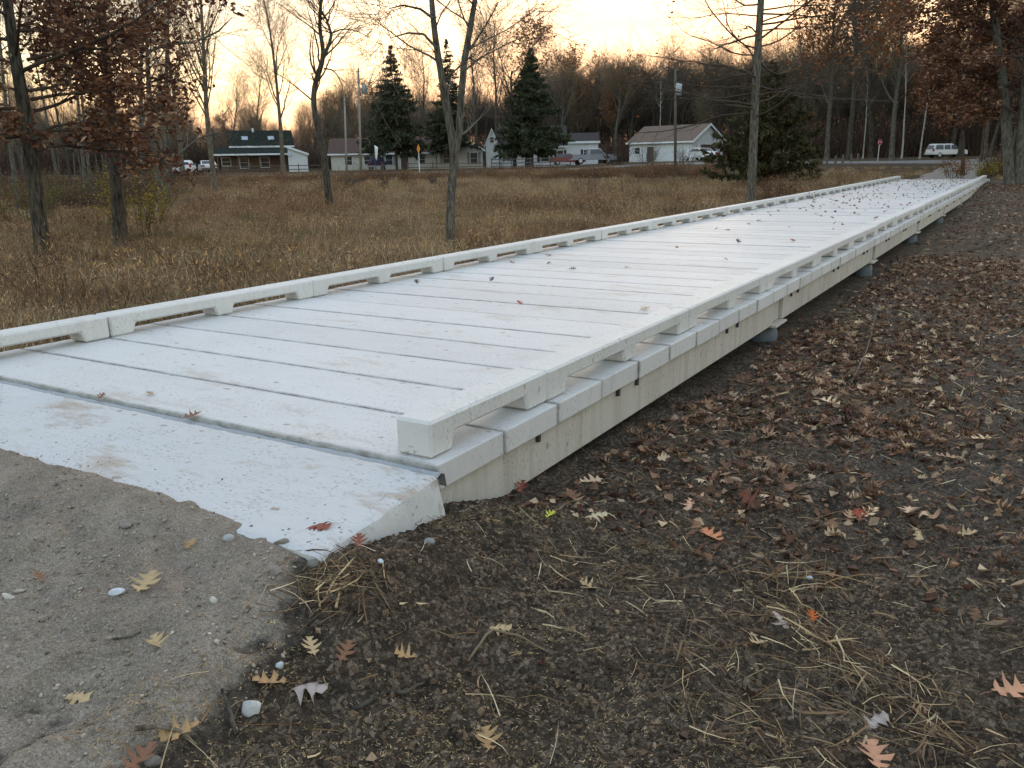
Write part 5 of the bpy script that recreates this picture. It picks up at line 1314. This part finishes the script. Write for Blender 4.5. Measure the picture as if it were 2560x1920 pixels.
# leaves heaped in the field under the oaks and along the far kerb edges
STR = [(164, 138, 104), (132, 108, 80), (200, 178, 142), (106, 86, 66), (86, 68, 54), (120, 96, 74)]
def straw(mb, x, y, L, w, lift, yaw, sp=.5):
    w = w * rg.choice([.7, 1.0, 1.5, 2.2], len(w), p=[.3, .4, .22, .08])
    n = len(x); N = gnormal(x, y); yw = yaw + rg.normal(0, sp, n)
    d = np.stack([np.cos(yw), np.sin(yw), np.zeros(n)], 1); d = nrm(d - (d * N).sum(1, keepdims=True) * N + N * rg.normal(.04, lift, (n, 1)))
    base = np.stack([x, y, ground_z(x, y) + rg.uniform(.002, .02, n)], 1) - d * (L * .5)[:, None]
    base[:, 2] = np.maximum(base[:, 2], ground_z(base[:, 0], base[:, 1]) + .003)
    blades(mb, base, d, L, w, pal(rg, n, STR, None, .3), rg, 3, .34)
mb = MB()
def clump(cx, cy, rx, ry, ang, n, L0, L1, sp, lift=.10, w=.0035):
    a = rg.normal(0, 1, (n, 2)); ca, sa = math.cos(ang), math.sin(ang)
    x = cx + rx * a[:, 0] * ca - ry * a[:, 1] * sa; y = cy + rx * a[:, 0] * sa + ry * a[:, 1] * ca
    straw(mb, x, y, rg.uniform(L0, L1, n), w * rg.uniform(.6, 1.5, n), lift, ang, sp)
def pxy(px, py, z=-.3): q = onz(px, py, z); return q[0], q[1]
cxy = pxy(745, 1290, -.13); clump(*cxy, .10, .07, 1.0, 240, .06, .22, 1.0, .25, .003)
cxy = pxy(1800, 1420, -.36); clump(*cxy, .34, .09, -.75, 420, .05, .22, .8, .15, .0028)
cxy = pxy(1650, 1560, -.36); clump(*cxy, .36, .16, -.7, 380, .05, .2, .9, .15, .0028)
cxy = pxy(2000, 1560, -.36); clump(*cxy, .28, .12, -.5, 200, .05, .2, .9, .15, .0028)
cxy = pxy(1350, 1220, -.28); clump(*cxy, .32, .13, -.3, 240, .05, .2, 1.0, .12, .0028)
cxy = pxy(1740, 1260, -.38); clump(*cxy, .12, .06, .3, 40, .15, .38, 1.2, .3, .005)
cxy = pxy(850, 1150, -.2); clump(*cxy, .2, .05, .9, 130, .04, .16, 1.1, .2, .0028)
n = 3200; x = rg.uniform(.25, 4.2, n); y = rg.uniform(-1.9, 6, n); straw(mb, x, y, rg.uniform(.04, .20, n), .003 * rg.uniform(.6, 1.5, n), .10, rg.uniform(0, 6.3, n), 1)
n = 3600; x = rg.uniform(.1, 5, n); y = rg.uniform(.6, 9, n); straw(mb, x, y, rg.uniform(.03, .13, n), .004 * rg.uniform(.5, 1.6, n), .15, rg.uniform(0, 6.3, n), 1)
n = 2600; x = rg.uniform(.1, 5, n); y = rg.uniform(3, 22, n); straw(mb, x, y, rg.uniform(.08, .34, n), .005 * rg.uniform(.6, 1.6, n), .22, rg.uniform(0, 6.3, n), 1)
kind(mb.obj('straw', MT['straw mat'], smooth=False), 'stuff', 'loose dry straw strewn over the dark soil')
# sown grass seed: pale short husks
n = 95000; x = rg.uniform(.15, 3.2, n); y = rg.uniform(-1.95, 1.3, n)
m = rg.random(n) < np.clip(.30 + 2.6 * fbm(x * 2.2, y * 2.2, 95, 3), .03, 1) * (1 - sstep(.2, 1.2, y)) * (1 - .7 * sstep(1.4, 2.4, x)); x, y = x[m], y[m]; n = len(x)
mb = MB(); N = gnormal(x, y); yw = rg.uniform(0, 6.3, n); d = nrm(np.stack([np.cos(yw), np.sin(yw), rg.normal(.1, .35, n)], 1))
blades(mb, np.stack([x, y, ground_z(x, y) + .002], 1), d, rg.uniform(.009, .02, n), rg.uniform(.0024, .0044, n), pal(rg, n, [(160, 136, 100), (136, 112, 82), (180, 158, 122)], None, .25), rg, 1, .1)
kind(mb.obj('grass_seed', MT['straw mat']), 'stuff', 'pale husks of sown grass seed on the bare soil')
# soil crumbs and gravel grains
def lump(seed, k=0):
    r = np.random.default_rng(seed); bm = bmesh.new(); bmesh.ops.create_icosphere(bm, subdivisions=1 if k else 1, radius=.5)
    if k: bm.free(); bm = bmesh.new(); bmesh.ops.create_cone(bm, cap_ends=True, segments=4, radius1=.5, radius2=.22, depth=.7)
    V = np.array([v.co[:] for v in bm.verts]) * r.uniform(.6, 1.3, (len(bm.verts), 1)) * np.array([1, r.uniform(.65, .95), r.uniform(.45, .7)])
    bm.verts.index_update(); bmesh.ops.triangulate(bm, faces=bm.faces) if k else None
    F = np.array([[v.index for v in f.verts] for f in bm.faces]); bm.free(); return V, F
LP = [lump(i) for i in range(4)]; LC = [lump(20 + i, 1) for i in range(5)]
def crumbs(name, label, n, x0, x1, y0, y1, s0, s1, cols, w, dn, LP=LP, smooth=True):
    x = rg.uniform(x0, x1, n); y = rg.uniform(y0, y1, n); m = rg.random(n) < dn(x, y); x, y = x[m], y[m]; n = len(x)
    s = s0 * (s1 / s0) ** (rg.random(n) ** 2.2)
    mb = MB(); scatter_shapes(mb, LP, np.stack([x, y, ground_z(x, y) + s * .12], 1), nrm(gnormal(x, y) + rg.normal(0, .25, (n, 3))), rg.uniform(0, 6.3, n), s, pal(rg, n, cols, w, .3), rg.integers(0, len(LP), n))
    kind(mb.obj(name, MT['stone mat'], smooth=smooth), 'stuff', label)
ing = lambda x, y: (G(x, y) > H(x, y)) * 1.0
crumbs('gravel', 'small loose stones and grit on the gravel path', 13000, -3.4, .9, -2.6, -.85, .005, .022, [(140, 127, 112), (152, 140, 126), (122, 110, 97), (172, 162, 150), (108, 97, 86)], [4, 3, 4, .7, 3], lambda x, y: ing(x, y) * np.clip(.5 + 2 * fbm(x * 3, y * 3, 96, 3), .1, 1))
crumbs('soil_clods', 'dark crumbs and clods of loose soil', 60000, .1, 3.8, -1.9, 4.0, .006, .040, [(84, 66, 52), (60, 47, 37), (104, 84, 66), (138, 115, 92)], [4, 4, 3, .5], lambda x, y: np.where(ing(x, y) > 0, .9 * np.exp(-np.maximum(bx(y) - x + .25, 0) / .14), 1.0) * np.clip(.5 + 2.2 * fbm(x * 2.5, y * 2.5, 97, 3), .15, 1) * sstep(.0, .3, x) * (1 - .8 * sstep(1, 4, y)), LC, False)
# grit kicked up onto the edge of the slab and the first planks
n = 1500; x = rg.uniform(-5, .05, n); y = -.86 + .30 * rg.random(n) ** 2.6; s_ = .004 * (4 ** (rg.random(n) ** 2)); m = rg.random(n) < np.clip(.5 + 2.5 * fbm(x * 2, y * 4, 98, 3), .05, 1); x, y, s_ = x[m], y[m], s_[m]; n = len(x)
mb = MB(); scatter_shapes(mb, LP, np.stack([x, y, -.008 - .021 * (-y - .07) / .84 + s_ * .2], 1), nrm(rg.normal(0, .3, (n, 3)) + np.array([0, 0, 1.0])), rg.uniform(0, 6.3, n), s_, pal(rg, n, [(128, 114, 98), (104, 92, 80), (150, 138, 122)], None, .3), rg.integers(0, 4, n))
kind(mb.obj('grit', MT['stone mat'], smooth=True), 'stuff', 'grit and sand spilled over the edge of the near slab')
# ------------------------------------------------------------------ single leaves, stones and sticks
rg = np.random.default_rng(12)
def surf(px, py):
    """where the view meets the near ground, gravel, slab or deck"""
    d = ray(px, py); t = np.linspace(1.2, 60, 24000); P = CAM[None] + d[None] * t[:, None]
    x, y, z = P.T
    g = ground_z(x, y); deck = (x > -4.5) & (x < .0) & (y > -.02) & (y < 49); sl = (x > -6.4) & (x < .12) & (y > -.9) & (y <= -.02)
    g = np.where(deck, 0.0, np.where(sl, np.maximum(g, -.012 - .02 * -y), g))
    i = np.argmax(z < g); return P[i], bool(deck[i] or sl[i])
leaf_meshes = {}
def leaf_mesh(var, col):
    key = (var, col)
    if key not in leaf_meshes:
        a = [(2, .15, .145, .5, .05, .2), (2, .16, .14, -.6, .06, -.3), (2, .14, .14, .9, -.05, .4), (2, .15, .12, .4, .2, -.15)][var]
        V, Q = oak_leaf(a[0], a[1], a[2], a[3], a[4], a[5], var + 3)
        mb = MB(); c = np.array(lin(*col)[:3]); t = np.linspace(0, 1, len(V))[:, None]
        rr = np.random.default_rng(var); mid = (np.arange(len(V)) % 3 == 1)[:, None]
        mb.add(V, Q, np.clip(c * np.where(mid, 1.22, .80 + .3 * rr.random((len(V), 1))), 0, 1))
        y0 = -.045 * a[1] / .1          # stalk
        mb.tubes(np.array([(0, -a[1] * .45, 0), (.004, -a[1] * .62, .006), (.012, -a[1] * .8, .004)]), np.array([.0018, .0015, .0012]), 4, color=tuple(c * .7))
        leaf_meshes[key] = mb.mesh('fallen_leaf', MT['leaf mat'], True)
    return leaf_meshes[key]
def leaf(pos, var, col, label, size=1.0, yaw=0.0, tilt=(.0, .0), group=None, up=.008):
    o = link('fallen_leaf', leaf_mesh(var, col), None, pos + np.array([0, 0, up]), scale=size)
    o.rotation_euler = (tilt[0], tilt[1], yaw); return tag(o, label, 'leaf', group)
TAN, AMB, PINK, RST, RED_, PALE, DRK = (172, 148, 112), (160, 128, 90), (160, 146, 139), (126, 90, 69), (132, 76, 62), (180, 162, 132), (82, 63, 56)
HERO = [
 (315, 1268, 0, TAN, 'tan oak leaf lying beside the white pebble on the gravel', 1.05, .5, (.25, .1)),
 (165, 1512, 1, TAN, 'tan lobed oak leaf alone on the gravel at lower left', 1.0, 1.9, (.1, -.15)),
 (341, 1399, 2, TAN, 'small pale tan leaf in the middle of the gravel', .7, 1.2, (.2, .2)),
 (380, 1592, 0, AMB, 'amber oak leaf lying across the brown stick on the gravel', 1.0, -.6, (.2, .1)),
 (88, 1254, 3, RST, 'small curled rust leaf near the left edge of the gravel', .55, 1.4, (.3, .2)),
 (410, 1184, 2, AMB, 'small amber leaf scrap among stones in front of the slab', .5, .4, (.4, .2)),
 (590, 1482, 0, AMB, 'amber oak leaf tucked behind the pinkish one at the gravel edge', .95, 2.2, (.3, .3)),
 (652, 1492, 1, PINK, 'pale pinkish oak leaf lying flat on the dark soil', 1.15, -1.1, (.1, -.1)),
 (300, 1650, 2, RST, 'rust leaf cut by the lower edge below the brown stick', .9, .2, (.1, .1)),
 (675, 1408, 3, TAN, 'curled tan leaf on the soil edge right of the gravel', .75, 1.0, (.4, .2)),
 (745, 1418, 2, RST, 'upright torn brown leaf among the straw', .7, .3, (.8, .3)),
 (880, 1425, 2, AMB, 'torn amber leaf right of the straw tuft on the soil', .7, 2.0, (.4, .0)),
 (678, 1142, 1, RED_, 'orange-red oak leaf arched on the near corner of the slab', 1.05, -1.3, (.35, .1)),
 (775, 1178, 2, RED_, 'small red leaf against the side of the slab', .6, .7, (.8, .2)),
 (415, 902, 0, RST, 'rust leaf caught in the open joint in front of the planks', .85, -.4, (.3, .2)),
 (219, 861, 3, RST, 'small dark rust leaf caught at the left in the open joint', .6, .5, (.5, .2)),
 (326, 854, 3, AMB, 'flat amber leaf on the first deck plank', .6, 1.3, (.05, .0)),
 (1123, 657, 3, (168, 30, 34), 'bright red leaf in mid deck', .75, 1.0, (.5, .1)),
 (1062, 606, 2, DRK, 'grey leaf standing on edge on the deck', .7, .0, (1.2, .3)),
 (900, 612, 2, DRK, 'brown leaf standing on edge near the left kerb rail', .7, 1.0, (1.1, .2)),
 (1392, 670, 0, PALE, 'curled pale leaf by the right kerb rail', .9, -.4, (.3, .2)),
 (1712, 521, 0, (158, 80, 52), 'curled rust oak leaf far along the deck', 1.1, .6, (.4, .3)),
 (1594, 524, 2, (70, 72, 80), 'grey folded leaf standing on the deck like a small tent', 1.0, .8, (1.1, .4)),
 (1490, 1095, 1, (186, 146, 120), 'pinkish oak leaf on dark soil below the girder', 1.0, .2, (.3, .3)),
 (1285, 1118, 1, PALE, 'pale oak leaf alone on black soil near the girder', .95, -.8, (.2, .2)),
 (1238, 1078, 0, RST, 'rust oak leaf on black soil close to the girder', .95, .9, (.3, .1)),
 (1125, 1058, 2, RED_, 'dark red leaf leaning on the foot of the girder', .8, .2, (.9, .2)),
 (1540, 1165, 0, (182, 120, 84), 'coppery oak leaf pair on the soil in front of the leaf drift', 1.1, 1.1, (.2, .2)),
 (1985, 1160, 1, TAN, 'tan oak leaf on bare soil right of the leaf drift', 1.0, .2, (.2, .2)),
 (2085, 1158, 2, TAN, 'tan leaf to the right on bare soil', .85, -1.0, (.2, .2)),
 (1755, 1340, 3, (176, 92, 40), 'bright orange leaf on the straw ridge', .6, .3, (.2, .2)),
 (1690, 1350, 1, PINK, 'pale curled leaf left of the bright orange one', .8, .9, (.7, .2)),
 (1640, 1395, 2, TAN, 'small tan leaf below the straw ridge', .7, 2.5, (.4, .2)),
 (2180, 1498, 0, (184, 136, 108), 'salmon oak leaf at the right edge of the soil', 1.1, -1.0, (.2, .2)),
 (1890, 1645, 0, (182, 134, 106), 'salmon oak leaf cut by the lower edge', 1.0, .4, (.2, .2)),
 (1885, 1570, 1, PINK, 'pale dried leaf among the straw at lower right', .9, -.6, (.5, .2)),
 (1272, 1272, 2, TAN, 'small tan leaf alone on the seeded soil', .7, 1.6, (.4, .2)),
 (1052, 1610, 2, AMB, 'thin amber leaf on the seeded soil near the lower edge', .8, .7, (.3, .2)),
 (1075, 1362, 1, TAN, 'tan leaf beside the split dry stalk', .75, -1.2, (.3, .2)),
 (1855, 1120, 2, (150, 70, 50), 'dark red curled leaf on the bare soil', .8, .5, (.4, .2)),
]
for (px, py, v, c, lb, s_, yw, tl) in HERO:
    p, hard = surf(px, py); leaf(p, v, c, lb, s_ * .80, yw, (tl[0] * .55, tl[1] * .7), up=.014 if not hard else .012)
p, _ = surf(1188, 1117)
o = link('fallen_leaf', leaf_mesh(3, (186, 182, 70)), None, p + np.array([0, 0, .01]), scale=(.45, .55, .6)); tag(o, 'small yellow-green leaf on black soil by the girder', 'leaf')
# leaves blown along the deck: many near the far end
DK = [(120, 76, 52), (98, 62, 46), (142, 96, 64), (84, 54, 44), (150, 84, 56)]
ORD = 'zeroth first second third fourth fifth sixth seventh eighth ninth tenth eleventh twelfth thirteenth fourteenth fifteenth sixteenth seventeenth eighteenth nineteenth twentieth last'.split()
n = 0
while n < 150:
    y = 49 * rg.random() ** .62 if rg.random() < .8 else rg.uniform(3, 46); x = rg.uniform(-4.2, -.34)
    if y < 5 or (y < 14 and rg.random() < .5): continue
    ci = int(rg.integers(5)); sec = int((y - 1.2) // 2.4) + 2; side = ['by the left kerb', 'left of deck centre', 'at deck centre', 'right of deck centre', 'by the right kerb'][min(4, int((x + 4.2) / .775))]
    leaf(np.array([x, y, dz(y)]), int(rg.integers(4)), DK[ci], '%s leaf on the deck %s, level with the %s rail section' % (['brown', 'dull brown', 'light brown', 'dark brown', 'rusty'][ci], side, ORD[sec]), rg.uniform(.45, .85), rg.uniform(0, 6.3), (rg.normal(.1, .3), rg.normal(0, .25)), 'brown leaves scattered along the deck', .012); n += 1
# the dense far scatter nobody could count
n = 320; y = 49 - 30 * rg.random(n) ** 1.4; x = rg.uniform(-4.2, -.34, n); mb = MB()
scatter_shapes(mb, LL, np.stack([x, y, np.array([dz(k) for k in y]) + .012], 1), nrm(rg.normal(0, .3, (n, 3)) * np.array([1, 1, .2]) + np.array([0, 0, 1.0])), rg.uniform(0, 6.3, n), rg.uniform(.45, .85, n), pal(rg, n, DK, None, .25), rg.integers(0, 6, n))
kind(mb.obj('deck_leaf_litter', MT['leaf mat'], smooth=True), 'stuff', 'thick scatter of small brown leaves over the far half of the deck')
# leaves of the drift that lie nearest
n = 0
while n < 120:
    x = rg.uniform(.15, 3.2); y = .9 + 5.6 * rg.random() ** .8
    if rg.random() > float(dens(np.array([x]), np.array([y]))[0]) + .05: continue
    c = LIT[int(rg.choice(8, p=np.array(LWT) / sum(LWT)))]; N = gnormal(np.array([x]), np.array([y]))[0]
    ci = LIT.index(c)
    lb = '%s leaf on soil %s the girder, level with the %s deck plank' % (['brown', 'dull brown', 'light brown', 'pale tan', 'dark brown', 'russet', 'pale', 'reddish'][ci], 'close to' if x < .7 else 'a step from' if x < 1.4 else 'two steps from' if x < 2.2 else 'far out from', ORD[int(y / PL) + 1])
    leaf(np.array([x, y, Hs(x, y)]), int(rg.integers(4)), tuple(min(255, int(k * 1.12)) for k in c), lb, rg.uniform(.6, 1.05), rg.uniform(0, 6.3), (math.asin(-N[1]) * -1 + rg.normal(0, .25), math.asin(N[0]) + rg.normal(0, .25)), 'nearest leaves of the drift beside the boardwalk', .02); n += 1

# stones
def stone(px, py, size, col, label, sq=(1, .8, .6), seed=0, yaw=0):
    r = np.random.default_rng(seed); bm = bmesh.new(); bmesh.ops.create_icosphere(bm, subdivisions=3, radius=.5)
    V = np.array([v.co[:] for v in bm.verts]); F = np.array([[v.index for v in f.verts] for f in bm.faces]); bm.free()
    for _ in range(9):                     # flatten against random planes
        n_ = nrm(r.normal(size=3)); h = r.uniform(.30, .46); dd_ = V @ n_; V = V - np.maximum(dd_ - h, 0)[:, None] * n_ * .9
    V = V * np.array(sq) * size; mb = MB(); c = np.array(lin(*col)[:3])
    mb.add(V, F, np.clip(c * r.uniform(.9, 1.1, (len(V), 1)), 0, 1)); p, _ = surf(px, py)
    o = mb.obj('stone', MT['stone mat'], None, smooth=True, loc=p + np.array([0, 0, size * sq[2] * .18])); o.rotation_euler = (r.normal(0, .15), r.normal(0, .15), yaw); tag(o, label, 'stone')
ST = [(252, 1283, .065, (186, 190, 198), 'smooth white pebble left of the tan leaf on the gravel', (1, .55, .5), .5), (592, 1238, .06, (128, 120, 112), 'rounded grey stone in front of the slab corner', (1, .8, .7), .2),
 (608, 1172, .055, (124, 116, 106), 'flat grey stone against the near edge of the slab', (1.2, .6, .4), .4), (604, 1440, .035, (168, 176, 184), 'small bluish pebble at the edge of the dark soil', (1, .7, .7), .9),
 (545, 1538, .075, (176, 174, 170), 'pale angular stone by the upright dark stick', (1, .7, .8), .3), (822, 1215, .03, (196, 204, 212), 'small bright white pebble on the soil near the straw tuft', (1, .8, .7), .1),
 (928, 1172, .045, (128, 128, 128), 'grey stone on the soil below the slab side', (1.1, .8, .7), .6), (462, 1300, .035, (186, 184, 178), 'small whitish chip on the gravel', (.8, .5, 1), .2),
 (270, 1138, .06, (126, 116, 112), 'purplish flat stone on the gravel near the slab', (1.2, .6, .4), .1), (44, 1278, .05, (150, 142, 132), 'flat pale stone at the left edge of the gravel', (1.2, .6, .35), .3),
 (20, 1292, .05, (176, 168, 156), 'long whitish stone cut by the left edge', (1.6, .5, .35), .2), (494, 1165, .045, (150, 150, 152), 'small pale stone beside the slab edge left of the flat one', (1, .8, .7), .8),
 (530, 1255, .04, (118, 110, 102), 'grey stone in the middle of the gravel left of the rounded one', (1, .8, .6), .4), (1748, 1250, .03, (180, 190, 204), 'tiny bluish white pebble on the straw ridge', (1, .8, .7), .2),
 (676, 1222, .045, (116, 112, 106), 'dark grey stone wedged below the slab corner', (1, .9, .8), .5), (330, 1650, .05, (120, 116, 112), 'grey stone at the lower edge beside the rust leaf', (1, .8, .7), .5)]
for i, (px, py, s_, c, lb, sq, yw) in enumerate(ST): stone(px, py, s_, c, lb, sq, 300 + i, yw)
# sticks
def stick(pts, r, label, mat='twigs dark', lift=None):
    P = []
    for i, (px, py) in enumerate(pts):
        p, _ = surf(px, py); P.append(p + np.array([0, 0, (lift[i] if lift else 0) + r * .7]))
    P = np.array(P); b0 = P[0].copy(); t = np.linspace(0, 1, 12); s_ = np.linspace(0, 1, len(P))
    Q = np.stack([np.interp(t, s_, P[:, i]) for i in range(3)], 1) - b0; Q += rg.normal(0, r * .18, Q.shape)
    mb = MB(); mb.tubes(Q, r * np.linspace(1, .55, 12) * rg.uniform(.85, 1.15, 12), 8, cap=True); tag(mb.obj('stick', MT[mat], None, smooth=True, loc=b0), label, 'stick')
stick([(512, 1590), (498, 1545), (482, 1510)], .008, 'dark stick poking up out of the soil edge', 'bark dark', (0, .01, .03))
stick([(292, 1584), (350, 1586), (400, 1600), (425, 1612)], .008, 'brown stick lying across the amber leaf on the gravel', 'bark tan', (.01, .02, .02, 0))
stick([(245, 1382), (285, 1376), (305, 1366)], .004, 'thin grey twig lying flat on the gravel', 'bark grey')
stick([(760, 1540), (830, 1500), (880, 1500), (925, 1470)], .009, 'crooked black stick on the seeded soil', 'bark dark')
stick([(2090, 545), (2150, 530), (2212, 517)], .02, 'long dark branch on the leaf drift at the right edge', 'bark dark', (0, .05, .12))
stick([(1835, 835), (1870, 790), (1890, 745)], .008, 'thin dead stem leaning out of the leaf drift', 'bark tan', (0, .15, .45))
stick([(1010, 1430), (1060, 1372), (1120, 1385), (1185, 1412)], .006, 'split straw coloured stalk on the seeded soil', 'twigs tan', (0, .02, .02, 0))
